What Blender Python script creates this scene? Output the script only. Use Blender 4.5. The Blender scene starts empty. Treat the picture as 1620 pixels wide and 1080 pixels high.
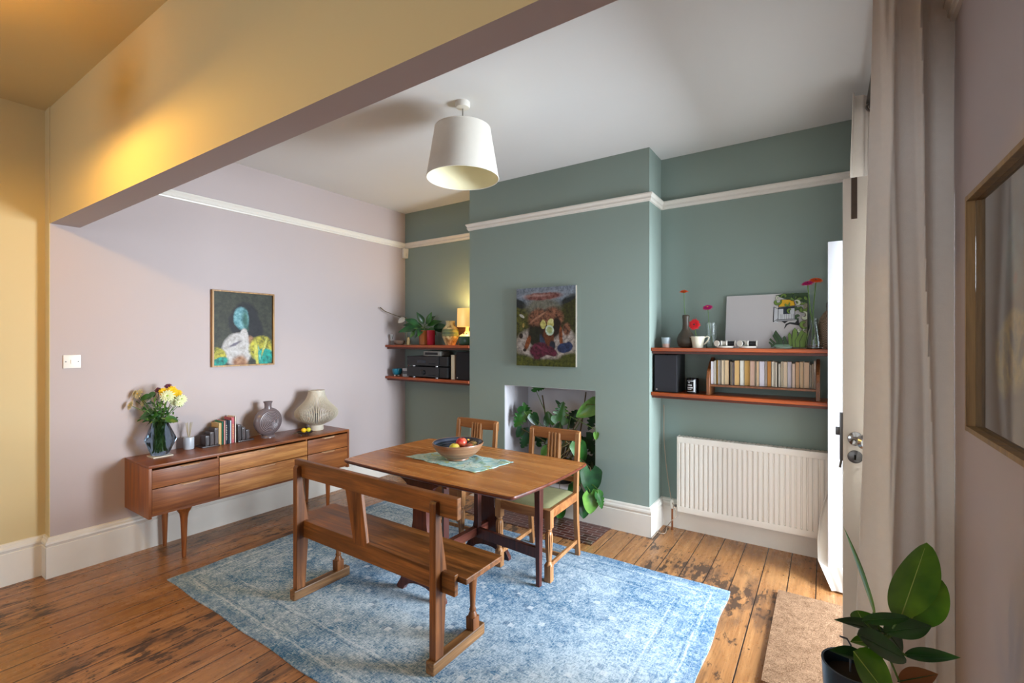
import bpy, bmesh, math, random
from math import sin, cos, pi, radians, sqrt, floor
from mathutils import Vector, Matrix
random.seed(7)
S = bpy.context.scene
COL = S.collection
# ---------------------------------------------------------------- camera
TH = radians(33.833); FPX = 740.0; HZ = 538.5
CAM = Vector((0, 0, 1.5))
cd = bpy.data.cameras.new('camera'); cd.sensor_width = 36; cd.lens = FPX / 1620 * 36
cd.shift_y = -1.5 / 1620; cd.clip_start = 0.05
cam = bpy.data.objects.new('camera', cd); COL.objects.link(cam)
cam.location = CAM; cam.rotation_euler = (pi / 2, 0, TH); S.camera = cam
# ---------------------------------------------------------------- exposure
S.view_settings.view_transform = 'Standard'; S.view_settings.look = 'None'
S.view_settings.exposure = 0.2; S.view_settings.gamma = 1
# ---------------------------------------------------------------- world: overcast daylight
W = bpy.data.worlds.new('daylight'); S.world = W; W.use_nodes = True
W.node_tree.nodes['Background'].inputs[0].default_value = (0.72, 0.86, 1.0, 1)
W.node_tree.nodes['Background'].inputs[1].default_value = 3.2

def area(name, loc, rot, sx, sy, power, color):
    l = bpy.data.lights.new(name, 'AREA'); l.shape = 'RECTANGLE'; l.size = sx; l.size_y = sy
    l.energy = power; l.color = color
    o = bpy.data.objects.new(name, l); COL.objects.link(o); o.location = loc; o.rotation_euler = rot
    return o
# daylight through the garden doors (right), and fill light added at an unseen front window (behind)
area('daylight_garden_doors', (2.5, 3.40, 1.45), (0, radians(92), 0), 2.1, 1.9, 590, (0.80, 0.90, 1.0))
area('fill_light_behind', (-1.7, -3.25, 1.7), (radians(90), 0, 0), 2.3, 1.7, 16, (0.95, 0.96, 1.0))

# ---------------------------------------------------------------- helpers: measured points
_F = Vector((-sin(TH), cos(TH), 0)); _R = Vector((cos(TH), sin(TH), 0)); _Z = Vector((0, 0, 1))
def _ray(x, y): return _F * FPX + _R * (x - 810) + _Z * (HZ - y)
def at(x, y, D): return CAM + _ray(x, y) * (D / FPX)
def on_y(x, y, Y): d = _ray(x, y); return CAM + d * (Y / d.y)
def on_z(x, y, z): d = _ray(x, y); return CAM + d * ((z - 1.5) / d.z)

# ---------------------------------------------------------------- helpers: materials
def lin(c):
    if isinstance(c, str):
        c = c.lstrip('#'); c = [int(c[i:i + 2], 16) for i in (0, 2, 4)]
    return tuple(((v / 255) / 12.92 if v / 255 <= .04045 else ((v / 255 + .055) / 1.055) ** 2.4) for v in c) + (1,)

class Sh:
    def __init__(s, name, rough=.5, metal=0, spec=.5):
        s.m = bpy.data.materials.new(name); s.m.use_nodes = True
        s.nt = s.m.node_tree; s.b = s.nt.nodes['Principled BSDF']
        s.b.inputs['Roughness'].default_value = rough; s.b.inputs['Metallic'].default_value = metal
        s.b.inputs['Specular IOR Level'].default_value = spec
        s._c = None
    def n(s, t): return s.nt.nodes.new(t)
    def put(s, sock, v):
        if isinstance(v, bpy.types.NodeSocket): s.nt.links.new(v, sock)
        elif hasattr(sock, 'default_value'):
            if isinstance(v, str): v = lin(v)
            try: sock.default_value = v
            except Exception: sock.default_value = (v, v, v) if not isinstance(v, (tuple, list)) else v[:3]
    @property
    def co(s):
        if s._c is None: s._c = s.n('ShaderNodeTexCoord').outputs['Object']
        return s._c
    def map(s, scale=(1, 1, 1), loc=(0, 0, 0), rot=(0, 0, 0), src=None):
        m = s.n('ShaderNodeMapping'); s.put(m.inputs[0], src or s.co)
        m.inputs['Scale'].default_value = scale; m.inputs['Location'].default_value = loc; m.inputs['Rotation'].default_value = rot
        return m.outputs[0]
    def noise(s, vec=None, scale=5, detail=3, rough=.55, dist=0, color=False):
        t = s.n('ShaderNodeTexNoise'); s.put(t.inputs['Vector'], vec or s.co)
        t.inputs['Scale'].default_value = scale; t.inputs['Detail'].default_value = detail
        t.inputs['Roughness'].default_value = rough; t.inputs['Distortion'].default_value = dist
        return t.outputs[1 if color else 0]
    def math(s, op, a, b=None, c=None):
        t = s.n('ShaderNodeMath'); t.operation = op; s.put(t.inputs[0], a)
        if b is not None: s.put(t.inputs[1], b)
        if c is not None: s.put(t.inputs[2], c)
        return t.outputs[0]
    def mr(s, v, a, b, c=0, d=1):
        t = s.n('ShaderNodeMapRange'); s.put(t.inputs[0], v)
        for i, k in enumerate((a, b, c, d)): s.put(t.inputs[i + 1], k)
        return t.outputs[0]
    def mix(s, f, a, b, mode='MIX'):
        t = s.n('ShaderNodeMix'); t.data_type = 'RGBA'; t.blend_type = mode
        s.put(t.inputs[0], f); s.put(t.inputs[6], a); s.put(t.inputs[7], b); return t.outputs[2]
    def xyz(s, v=None):
        t = s.n('ShaderNodeSeparateXYZ'); s.put(t.inputs[0], v or s.co); return t.outputs
    def comb(s, x, y, z):
        t = s.n('ShaderNodeCombineXYZ'); s.put(t.inputs[0], x); s.put(t.inputs[1], y); s.put(t.inputs[2], z); return t.outputs[0]
    def white(s, v, dim='1D'):
        t = s.n('ShaderNodeTexWhiteNoise'); t.noise_dimensions = dim
        s.put(t.inputs['W'] if dim == '1D' else t.inputs['Vector'], v); return t.outputs[0]
    def color(s, c): s.put(s.b.inputs['Base Color'], c)
    def rough(s, c): s.put(s.b.inputs['Roughness'], c)
    def bump(s, h, strength=.3, dist=.01):
        t = s.n('ShaderNodeBump'); t.inputs['Strength'].default_value = strength; t.inputs['Distance'].default_value = dist
        s.put(t.inputs['Height'], h); s.put(s.b.inputs['Normal'], t.outputs[0])

def plain(name, c, rough=.5, metal=0, spec=.5, var=.06, vs=12, bump=0):
    s = Sh(name, rough, metal, spec); b = lin(c)
    n = s.noise(scale=vs, detail=3)
    d = tuple(v * (1 - var) for v in b[:3]) + (1,); e = tuple(min(1, v * (1 + var)) for v in b[:3]) + (1,)
    s.color(s.mix(n, d, e))
    if bump: s.bump(s.noise(scale=vs * 12, detail=2), bump, .002)
    return s.m

def wood(name, dark, light, axis='x', scale=1.0, rough=.38, streak=1.0, mid=None):
    s = Sh(name, rough)
    a = {'x': (1.6, 22, 22), 'y': (22, 1.6, 22), 'z': (22, 22, 1.6)}[axis]
    v = s.map(tuple(k * scale for k in a))
    w = s.map(tuple((k * 7 if k > 2 else k * 4) * scale for k in a))
    n1 = s.noise(v, 1.0, 4, .6, .6); n2 = s.noise(w, 1.0, 2, .5)
    c = s.mix(s.mr(n1, .34, .68), dark, light)
    c2 = s.mix(s.math('MULTIPLY', s.mr(n2, .35, .65), .35 * streak), c, dark)
    if mid:
        n3 = s.noise(s.map((3, 3, 3)), 1, 3); c2 = s.mix(s.mr(n3, .45, .7, 0, .6), c2, mid)
    s.color(c2); s.bump(n2, .12, .002)
    s.rough(s.mr(n1, .2, .8, rough - .06, rough + .1))
    return s.m

def glass(name, c=(1, 1, 1, 1), rough=0.0, ior=1.45):
    s = Sh(name, rough); s.b.inputs['Transmission Weight'].default_value = 1; s.b.inputs['IOR'].default_value = ior
    s.b.inputs['Base Color'].default_value = c; return s.m

def emit(name, c, strength, base='#ffffff'):
    s = Sh(name, .8); s.color(lin(base)); s.b.inputs['Emission Color'].default_value = lin(c)
    s.b.inputs['Emission Strength'].default_value = strength; return s.m

# ---------------------------------------------------------------- helpers: meshes
class MB:
    def __init__(s): s.bm = bmesh.new(); s.mats = []
    def _mi(s, m):
        if m is None: return 0
        if m not in s.mats: s.mats.append(m)
        return s.mats.index(m)
    def faces(s, vs, fs, m=None, mx=None):
        mi = s._mi(m); bv = [s.bm.verts.new(mx @ Vector(v) if mx else v) for v in vs]
        out = []
        for f in fs:
            try: k = s.bm.faces.new([bv[i] for i in f]); k.material_index = mi; out.append(k)
            except ValueError: pass
        return s
    def box(s, x0, x1, y0, y1, z0, z1, m=None, mx=None, bev=0):
        if x0 > x1: x0, x1 = x1, x0
        if y0 > y1: y0, y1 = y1, y0
        if z0 > z1: z0, z1 = z1, z0
        if bev:
            t = bmesh.new(); r = bmesh.ops.create_cube(t, size=1)
            bmesh.ops.scale(t, vec=(x1 - x0, y1 - y0, z1 - z0), verts=t.verts)
            bmesh.ops.translate(t, vec=((x0 + x1) / 2, (y0 + y1) / 2, (z0 + z1) / 2), verts=t.verts)
            bmesh.ops.bevel(t, geom=list(t.edges), offset=bev, segments=2, affect='EDGES', profile=.7)
            t.verts.ensure_lookup_table()
            s.faces([tuple(v.co) for v in t.verts], [[v.index for v in f.verts] for f in t.faces], m, mx); t.free(); return s
        v = [(x, y, z) for x in (x0, x1) for y in (y0, y1) for z in (z0, z1)]
        f = [(0, 1, 3, 2), (4, 6, 7, 5), (0, 4, 5, 1), (2, 3, 7, 6), (0, 2, 6, 4), (1, 5, 7, 3)]
        return s.faces(v, f, m, mx)
    def hexa(s, bot, top, m=None):          # 4 bottom points, 4 top points (same winding, ccw seen from above)
        v = list(bot) + list(top)
        return s.faces(v, [(3, 2, 1, 0), (4, 5, 6, 7), (0, 1, 5, 4), (1, 2, 6, 5), (2, 3, 7, 6), (3, 0, 4, 7)], m)
    def prism(s, pts, a0, a1, axis='z', m=None, mx=None):   # 2D outline extruded; axis z:(x,y) y:(x,z) x:(y,z)
        def P(p, a): return {'z': (p[0], p[1], a), 'y': (p[0], a, p[1]), 'x': (a, p[0], p[1])}[axis]
        n = len(pts); v = [P(p, a0) for p in pts] + [P(p, a1) for p in pts]
        f = [tuple(range(n))[::-1], tuple(range(n, 2 * n))] + [(i, (i + 1) % n, n + (i + 1) % n, n + i) for i in range(n)]
        return s.faces(v, f, m, mx)
    def lathe(s, prof, c=(0, 0, 0), seg=28, m=None, flute=None, mx=None, cap=True, sx=1, sy=1):
        v = []; f = []; n = len(prof)
        for (r, z) in prof:
            for k in range(seg):
                a = 2 * pi * k / seg; rr = r
                if flute and flute[2] <= z <= flute[3]: rr = r * (1 - flute[1] * (.5 + .5 * cos(a * flute[0])))
                v.append((c[0] + rr * cos(a) * sx, c[1] + rr * sin(a) * sy, c[2] + z))
        for i in range(n - 1):
            for k in range(seg):
                k2 = (k + 1) % seg; f.append((i * seg + k, i * seg + k2, (i + 1) * seg + k2, (i + 1) * seg + k))
        if cap:
            if prof[0][0] > 1e-4: f.append(tuple(range(seg))[::-1])
            if prof[-1][0] > 1e-4: f.append(tuple(range((n - 1) * seg, n * seg)))
        return s.faces(v, f, m, mx)
    def tube(s, pts, r, seg=10, m=None, mx=None):
        pts = [Vector(p) for p in pts]; n = len(pts); rs = r if isinstance(r, (list, tuple)) else [r] * n
        v = []; f = []; up = None
        for i, p in enumerate(pts):
            d = (pts[min(i + 1, n - 1)] - pts[max(i - 1, 0)]).normalized()
            if up is None: up = d.orthogonal().normalized()
            up = (up - d * up.dot(d)); up = up.normalized() if up.length > 1e-6 else d.orthogonal().normalized()
            sd = d.cross(up)
            for k in range(seg):
                a = 2 * pi * k / seg; v.append(tuple(p + up * (rs[i] * cos(a)) + sd * (rs[i] * sin(a))))
        for i in range(n - 1):
            for k in range(seg):
                k2 = (k + 1) % seg; f.append((i * seg + k, i * seg + k2, (i + 1) * seg + k2, (i + 1) * seg + k))
        f.append(tuple(range(seg))[::-1]); f.append(tuple(range((n - 1) * seg, n * seg)))
        return s.faces(v, f, m, mx)
    def ball(s, c, r, seg=14, m=None, sc=(1, 1, 1)):
        n = seg // 2 + 1; prof = [(max(r * sin(pi * i / n), 0.00005), -r * cos(pi * i / n)) for i in range(n + 1)]
        mx = Matrix.Translation(c) @ Matrix.Diagonal((*sc, 1))
        return s.lathe(prof, (0, 0, 0), seg, m, mx=mx)
    def torus(s, c, R, r, axis='z', seg=32, m=None):
        pts = []
        for k in range(seg + 1):
            a = 2 * pi * k / seg
            pts.append({'z': (c[0] + R * cos(a), c[1] + R * sin(a), c[2]), 'y': (c[0] + R * cos(a), c[1], c[2] + R * sin(a)),
                        'x': (c[0], c[1] + R * cos(a), c[2] + R * sin(a))}[axis])
        return s.tube(pts, r, 8, m)
    def leaf(s, P, d, nrm, L, Wd, droop=.15, cup=.15, shape='lance', split=0, m=None, nu=14, nv=6, roll=0):
        d = Vector(d).normalized(); nrm = Vector(nrm); nrm = (nrm - d * nrm.dot(d)).normalized(); b = d.cross(nrm)
        if roll: q = Matrix.Rotation(roll, 3, d); nrm = q @ nrm; b = q @ b
        v = []; f = []
        for i in range(nu + 1):
            t = i / nu
            if shape == 'lance': w = sin(pi * min(1, t ** .8)) ** .9 * (1 - .15 * t)
            elif shape == 'oval': w = sin(pi * t ** .85) ** .62
            else: w = (min(1, (t + .02) * 6) ** .5) * (1 - t ** 2.2) ** .8
            w = max(w, .012) * Wd / 2
            for j in range(nv + 1):
                q = -1 + 2 * j / nv; aq = abs(q); ww = w
                back = 0
                if shape == 'heart': back = -.22 * L * (aq ** 1.5) * max(0, 1 - t * 2.2)
                if split and aq > .55 and .2 < t < .92 and (i % 3 == 0): ww = w * (1 - split * (aq - .55) / .45)
                p = Vector(P) + d * (L * t + back) + nrm * (-droop * L * t * t + cup * ww * (q * q) - .10 * cup * L * 0) + b * (q * ww)
                v.append(tuple(p))
        for i in range(nu):
            for j in range(nv):
                a = i * (nv + 1) + j; f.append((a, a + 1, a + nv + 2, a + nv + 1))
        return s.faces(v, f, m)
    def obj(s, name, mat=None, parent=None, smooth=35, bevel=0, solid=0, world=True, hide=None):
        bmesh.ops.remove_doubles(s.bm, verts=s.bm.verts, dist=1e-6)
        bmesh.ops.recalc_face_normals(s.bm, faces=s.bm.faces)
        me = bpy.data.meshes.new(name); s.bm.to_mesh(me); s.bm.free()
        if s.mats:
            for m in s.mats: me.materials.append(m)
        elif mat: me.materials.append(mat)
        o = bpy.data.objects.new(name, me); COL.objects.link(o)
        if parent:
            o.parent = parent
            if world:
                P = Vector((0, 0, 0)); q = parent
                while q: P += q.location; q = q.parent
                me.transform(Matrix.Translation(-P))
        if smooth:
            me.polygons.foreach_set('use_smooth', [True] * len(me.polygons)); me.set_sharp_from_angle(angle=radians(smooth))
        if bevel:
            b = o.modifiers.new('bevel', 'BEVEL'); b.width = bevel; b.segments = 2; b.limit_method = 'ANGLE'; b.harden_normals = False
        if solid:
            k = o.modifiers.new('solid', 'SOLIDIFY'); k.thickness = solid; k.offset = 0
        return o

def props(o, label=None, cat=None, group=None, kind=None):
    if label: o['label'] = label
    if cat: o['category'] = cat
    if group: o['group'] = group
    if kind: o['kind'] = kind
    return o
def thing(name, label, cat, loc=(0, 0, 0), group=None, rz=0):
    o = bpy.data.objects.new(name, None); COL.objects.link(o); o.location = loc; o.rotation_euler[2] = rz
    o.empty_display_size = .05
    return props(o, label, cat, group)
def solo(mb, name, mat, label, cat, loc, group=None, **k):     # a thing that is one mesh, with its origin at its base
    o = mb.obj(name, mat, None, **k); o.data.transform(Matrix.Translation(-Vector(loc))); o.location = loc
    return props(o, label, cat, group)
def struct(mb, name, mat, **k): return props(mb.obj(name, mat, None, **k), kind='structure')
def kids(o): return [c for c in bpy.data.objects if c.parent == o]
def clone(o, loc, label, rz=0, group=None):
    def rec(a, par):
        b = a.copy(); COL.objects.link(b); b.parent = par
        for ch in kids(a): rec(ch, b)
        return b
    r = rec(o, None); r.location = loc; r.rotation_euler[2] = rz; props(r, label, None, group); return r
ORD = ['', 'first', 'second', 'third', 'fourth', 'fifth', 'sixth', 'seventh', 'eighth', 'ninth', 'tenth', 'eleventh', 'twelfth',
       'thirteenth', 'fourteenth', 'fifteenth', 'sixteenth', 'seventeenth', 'eighteenth', 'nineteenth', 'twentieth', 'twenty-first',
       'twenty-second', 'twenty-third', 'twenty-fourth', 'twenty-fifth', 'twenty-sixth', 'twenty-seventh', 'twenty-eighth', 'twenty-ninth',
       'thirtieth', 'thirty-first', 'thirty-second', 'thirty-third', 'thirty-fourth', 'thirty-fifth', 'thirty-sixth']

# ---------------------------------------------------------------- materials
def wallmat(name, c, b=.05):
    s = Sh(name, .85, spec=.25); base = lin(c)
    s.color(s.mix(s.noise(scale=1.3, detail=4), tuple(v * .965 for v in base[:3]) + (1,), tuple(min(1, v * 1.03) for v in base[:3]) + (1,)))
    s.bump(s.noise(scale=90, detail=3), b, .002); return s.m
M = {}
M['blush'] = wallmat('blush_paint', '#bbaeac'); M['green'] = wallmat('sage_green_paint', '#8c9b93')
M['ceil'] = wallmat('white_ceiling_paint', '#dedddb'); M['cream'] = wallmat('cream_wall_paint', '#d2bf93')
M['white'] = plain('white_gloss_paint', '#e2dcd2', .35, var=.03); M['niche'] = wallmat('pale_plaster', '#cfccd0')
M['door'] = plain('cream_door_paint', '#e2d8ca', .4, var=.04); M['door_w'] = plain('white_door_paint', '#d4d4d8', .35, var=.02)
M['teak'] = wood('teak', '#6b3518', '#a5622f', 'y', 1.2, .3, mid='#834520'); M['teak_z'] = wood('teak_vertical', '#713b1b', '#ae6833', 'z', 1.2, .34)
M['drawer'] = wood('teak_drawer_front', '#6f3b1b', '#b06c34', 'y', 1.0, .36, mid='#8c4f24')
M['drawer_l'] = wood('teak_drawer_golden', '#96592a', '#d09350', 'y', 1.6, .36)
M['handle'] = wood('pale_teak_lip', '#a87a54', '#d8b593', 'y', 1.0, .3)
M['table'] = wood('table_top_wood', '#a8662f', '#cf8d4b', 'x', .8, .24, .35, mid='#b47338')
M['maroon'] = wood('dark_red_brown_wood', '#3a1a15', '#6b372a', 'z', 1.0, .33)
M['maroon_y'] = wood('dark_red_brown_rail', '#4a2018', '#7d4430', 'y', 1.0, .35)
M['oak_d'] = wood('dark_oak', '#54300f', '#ad6c31', 'x', 1.1, .42, 1.1, mid='#6f401d'); M['oak_dz'] = wood('dark_oak_vertical', '#502b0f', '#a8662e', 'z', 1.1, .42, 1.1, mid='#673a1a')
M['oak_dy'] = wood('worn_oak_foot', '#573718', '#a5784a', 'y', 1.1, .5, 1.2)
M['chair'] = wood('golden_oak', '#8a5a33', '#bd8a58', 'z', 1.3, .42, mid='#9b6a40'); M['chair_x'] = wood('golden_oak_rail', '#7d4a26', '#b07642', 'x', 1.3, .4)
M['shelf'] = wood('mahogany_shelf', '#7c2f0e', '#bf5c22', 'x', 1.0, .3); M['shelf_d'] = wood('mahogany_batten', '#401708', '#6b2c12', 'x', 1.0, .4)
M['rack'] = wood('book_rack_oak', '#5a3218', '#93592f', 'z', 1.2, .4)
M['black'] = plain('matt_black', '#141416', .55, var=.1); M['blackgloss'] = plain('gloss_black', '#0b0b0d', .15, var=0)
M['grille'] = plain('speaker_cloth', '#26252a', .9, var=.2, vs=300); M['chrome'] = plain('brushed_chrome', '#b8b8ba', .22, 1, var=.03)
M['steel'] = plain('aged_steel', '#6e6c6a', .4, .9); M['brass'] = plain('brass', '#a87f3e', .3, 1); M['copper'] = plain('copper_pipe', '#8f5a3a', .35, .9)
M['radiator'] = plain('radiator_enamel', '#ece6dc', .3, var=.01)
M['linen'] = plain('white_linen', '#ebe3d8', .9, var=.04, vs=40, bump=.3)
M['shade'] = plain('pale_lampshade', '#e4ded2', .9, var=.03, vs=30); M['shade_in'] = plain('lampshade_lining', '#e8e0bc', .8, var=.02)
M['glass'] = glass('clear_glass', (.93, .97, .96, 1)); M['smoke'] = glass('smoky_blue_glass', (.50, .58, .65, 1), 0, 1.12); M['pane'] = glass('window_glass', (1, 1, 1, 1))
M['velvet'] = plain('olive_velvet', '#7d7a54', .95, var=.18, vs=25, bump=.3)

def mk_floor():
    s = Sh('worn_pine_boards', .3); x, y, z = s.xyz()
    PW = .1455; u = s.math('DIVIDE', s.math('ADD', x, 20.0 * PW * 7 + .0485), PW)   # plank coordinate
    idx = s.math('FLOOR', u); fr = s.math('FRACT', u); r = s.white(idx)
    yo = s.math('ADD', y, s.math('MULTIPLY', r, 37.0))
    grain = s.noise(s.comb(s.math('MULTIPLY', x, 38), s.math('MULTIPLY', yo, 2.2), r), 1, 4, .6, .8)
    fine = s.noise(s.comb(s.math('MULTIPLY', x, 190), s.math('MULTIPLY', yo, 9), r), 1, 2)
    base = s.mix(s.mr(grain, .3, .7), '#8d5a30', '#c18b57')
    base = s.mix(s.math('MULTIPLY', r, .45), base, '#98683f')
    base = s.mix(s.mr(fine, .45, .7, 0, .35), base, '#694325')
    pale = s.noise(s.comb(s.math('MULTIPLY', x, 4), s.math('MULTIPLY', y, 1.6), 3.0), 1, 3)
    base = s.mix(s.mr(pale, .55, .75, 0, .45), base, '#cf9a63')
    # dark worn patches and old stain, broken up along the grain
    big = s.noise(s.comb(s.math('MULTIPLY', x, 1.5), s.math('MULTIPLY', y, 1.1), 2.3), 1, 2)
    scuff = s.noise(s.comb(s.math('MULTIPLY', x, 17), s.math('MULTIPLY', yo, 6.5), 4.0), 1, 6, .72)
    k = s.math('ADD', scuff, s.math('MULTIPLY', s.math('SUBTRACT', big, .5), .75))
    base = s.mix(s.mr(k, .60, .66, 0, .88), base, '#352821')
    k2 = s.math('ADD', s.noise(s.comb(s.math('MULTIPLY', x, 12), s.math('MULTIPLY', yo, 3.4), 7.0), 1, 4, .6), s.math('MULTIPLY', s.math('SUBTRACT', big, .5), .6))
    base = s.mix(s.mr(k2, .55, .70, 0, .6), base, '#523a2c')
    # nails: two per board on each joist
    jy = s.math('SUBTRACT', s.math('FRACT', s.math('DIVIDE', y, .46)), .5); jy = s.math('MULTIPLY', jy, .46)
    fx = s.math('MULTIPLY', s.math('SUBTRACT', s.math('ABSOLUTE', s.math('SUBTRACT', fr, .5)), .3), PW)
    dd = s.math('SQRT', s.math('ADD', s.math('MULTIPLY', jy, jy), s.math('MULTIPLY', fx, fx)))
    base = s.mix(s.mr(dd, .004, .0065, .85, 0), base, '#1c1512')
    gap = s.math('ABSOLUTE', s.math('SUBTRACT', fr, .5))
    g = s.mr(gap, .474, .486); base = s.mix(g, base, '#1a0f09')
    s.color(base); s.rough(s.mr(k, .35, .68, .2, .42))
    s.bump(s.math('SUBTRACT', s.math('MULTIPLY', grain, .12), g), .5, .003)
    return s.m
M['floor'] = mk_floor()

def mk_rug():      # object origin at the rug's centre
    s = Sh('distressed_blue_rug', .95, spec=.15); x, y, z = s.xyz(); HX, HY = 1.475, .905
    wob = s.math('MULTIPLY', s.math('SUBTRACT', s.noise(scale=5, detail=2), .5), .03)
    ax = s.math('ABSOLUTE', x); ay = s.math('ABSOLUTE', y)
    d = s.math('MINIMUM', s.math('SUBTRACT', HX, ax), s.math('SUBTRACT', HY, ay)); dw = s.math('ADD', d, wob)
    fade = s.noise(scale=1.4, detail=4, rough=.6)
    mot = s.noise(scale=13, detail=8, rough=.8)
    fine = s.noise(s.map((130, 45, 1)), 1, 3, .7); fine2 = s.noise(s.map((40, 140, 1), loc=(3, 1, 0)), 1, 3, .7)
    k = s.math('ADD', s.math('MULTIPLY', mot, .6), s.math('MULTIPLY', fade, .55))
    k = s.math('ADD', k, s.math('MULTIPLY', s.math('SUBTRACT', s.math('MAXIMUM', fine, fine2), .5), 1.15))
    base = s.mix(s.mr(k, .46, .78), '#2d6890', '#cad9e2')
    base = s.mix(s.mr(s.noise(scale=22, detail=5, rough=.8), .57, .66, 0, .45), base, '#2c506f')
    # quantised coordinates give the stepped kilim figures
    Q = .032
    qx = s.math('MULTIPLY', s.math('ROUND', s.math('DIVIDE', ax, Q)), Q); qy = s.math('MULTIPLY', s.math('ROUND', s.math('DIVIDE', ay, Q)), Q)
    dia = s.math('ADD', s.math('MULTIPLY', qx, .75), qy)
    def line(v, c, w): return s.mr(s.math('ABSOLUTE', s.math('SUBTRACT', v, c)), w * .6, w, 1, 0)
    worn = s.mr(s.noise(scale=16, detail=4, rough=.7), .36, .56)
    for c, w, col, a in ((.30, .007, '#dfe6ea', .6), (.50, .010, '#2c5578', .5), (.53, .005, '#e6ebee', .6), (.74, .006, '#dfe6ea', .5), (.95, .010, '#2f5f88', .45), (1.0, .005, '#e6ebee', .5)):
        inner = s.mr(d, .26, .27)
        base = s.mix(s.math('MULTIPLY', s.math('MULTIPLY', line(dia, c, w), inner), s.math('MULTIPLY', worn, a)), base, col)
    # small lattice figures all over
    cx = s.math('SUBTRACT', s.math('FRACT', s.math('DIVIDE', s.math('ADD', x, 10.0), .21)), .5); cy = s.math('SUBTRACT', s.math('FRACT', s.math('DIVIDE', s.math('ADD', y, 10.0), .17)), .5)
    m = s.math('MAXIMUM', s.math('ABSOLUTE', cx), s.math('ABSOLUTE', cy)); m2 = s.math('ADD', s.math('ABSOLUTE', cx), s.math('ABSOLUTE', cy))
    for c, w, col, a in ((.03, .035, '#35658f', .5), (.085, .006, '#e2e8ec', .45), (.105, .006, '#345f86', .5), (.165, .045, '#b9cbd8', .2), (.235, .006, '#31597d', .5), (.255, .005, '#e2e8ec', .4)):
        base = s.mix(s.math('MULTIPLY', line(dw, c, w), s.math('MULTIPLY', worn, a)), base, col)
    # guard stripe zigzag
    zz = s.math('PINGPONG', s.math('ADD', x, y), .04); base = s.mix(s.math('MULTIPLY', line(s.math('SUBTRACT', d, .15), s.math('MULTIPLY', zz, .8), .012), s.math('MULTIPLY', worn, .5)), base, '#3a6a94')
    ln = s.noise(s.map((260, 14, 1)), 1, 2, .6); ln2 = s.noise(s.map((14, 260, 1), loc=(5, 3, 0)), 1, 2, .6)
    base = s.mix(s.mr(ln, .60, .70, 0, .45), base, '#e3eaef'); base = s.mix(s.mr(ln2, .62, .72, 0, .45), base, '#28506f')
    s.color(base); s.bump(fine, .25, .003); return s.m
M['rug'] = mk_rug()

def mk_hearth():
    s = Sh('dark_red_hearth_tiles', .3); b = s.n('ShaderNodeTexBrick'); s.put(b.inputs['Vector'], s.map((1, 1, 1)))
    b.inputs['Scale'].default_value = 1; b.inputs['Brick Width'].default_value = .115; b.inputs['Row Height'].default_value = .042
    b.inputs['Mortar Size'].default_value = .0022; b.inputs['Color1'].default_value = lin('#3c1713'); b.inputs['Color2'].default_value = lin('#5c2a20')
    b.inputs['Mortar'].default_value = lin('#9c918c'); b.offset = .5
    s.color(s.mix(s.mr(s.noise(scale=14, detail=3), .4, .8, 0, .45), b.outputs[0], '#2d1412')); s.bump(b.outputs[1], -.3, .002); return s.m
M['hearth'] = mk_hearth()

def mk_coir():
    s = Sh('coir', 1, spec=.1); n = s.noise(scale=170, detail=3, rough=.8); n2 = s.noise(scale=30, detail=3)
    s.color(s.mix(s.mr(s.math('ADD', n, s.math('MULTIPLY', n2, .4)), .5, .9), '#6a4a32', '#bf9877')); s.bump(n, 1, .012); return s.m
M['coir'] = mk_coir()

def mk_leaf(name, a, b, rib='#8fa04a', rough=.32):
    s = Sh(name, rough); n = s.noise(scale=9, detail=3); s.color(s.mix(s.mr(n, .35, .7), a, b))
    s.b.inputs['Subsurface Weight'].default_value = 0
    return s.m
M['leaf1'] = mk_leaf('glossy_green_leaf', '#1d4a1e', '#3c7a2c'); M['leaf2'] = mk_leaf('bright_green_leaf', '#46772f', '#709d45'); M['leaf3'] = mk_leaf('deep_green_leaf', '#16351d', '#295a2d')
M['rib'] = plain('leaf_midrib', '#9dab50', .5); M['stem'] = plain('green_stem', '#55762f', .5); M['stem_b'] = plain('brown_stem', '#5c4a30', .6); M['root'] = plain('aerial_root', '#b9ab80', .7)
M['leaf_f'] = mk_leaf('pointed_green_leaf', '#3d6e12', '#6c9a22'); M['leaf_fd'] = mk_leaf('dark_pointed_leaf', '#1c3f1a', '#2f5f24'); M['leaf_br'] = plain('dead_brown_leaf', '#8a5326', .7)
M['soil'] = plain('potting_soil', '#2a1d14', 1, var=.4, vs=60, bump=.6)

# ================================================================ ROOM
XL, YB, CZ, XR = -4.085, 3.85, 2.98, .36
YF = -3.0
struct(MB().box(-4.35, .75, YF - .1, 4.05, -.12, 0), 'floor', M['floor'], smooth=0)
struct(MB().box(-4.35, .75, .90, 4.05, CZ, CZ + .12), 'ceiling', M['ceil'], smooth=0)
struct(MB().box(-4.35, .75, YF - .1, .90, CZ, CZ + .12), 'ceiling_front', M['cream'], smooth=0)
struct(MB().box(-4.30, XL, .832, 4.05, 0, CZ), 'wall_left', M['blush'], smooth=0)
struct(MB().box(-4.40, -4.18, YF - .1, .832, 0, CZ), 'wall_left_front', M['cream'], smooth=0)
b = MB()
b.box(XL, -2.884, YB, 4.05, 0, CZ).box(-1.12, .72, YB + .02, 4.05, 0, CZ)
b.box(-2.884, -2.471, 3.56, 4.05, 0, CZ).box(-1.564, -1.12, 3.56, 4.05, 0, CZ)
b.box(-2.471, -1.564, 3.56, 4.05, 1.09, CZ).box(-2.471, -1.564, 3.56, 4.05, 0, .23)
struct(b, 'wall_back', M['green'], smooth=0)
b = MB(); e = .004
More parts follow.
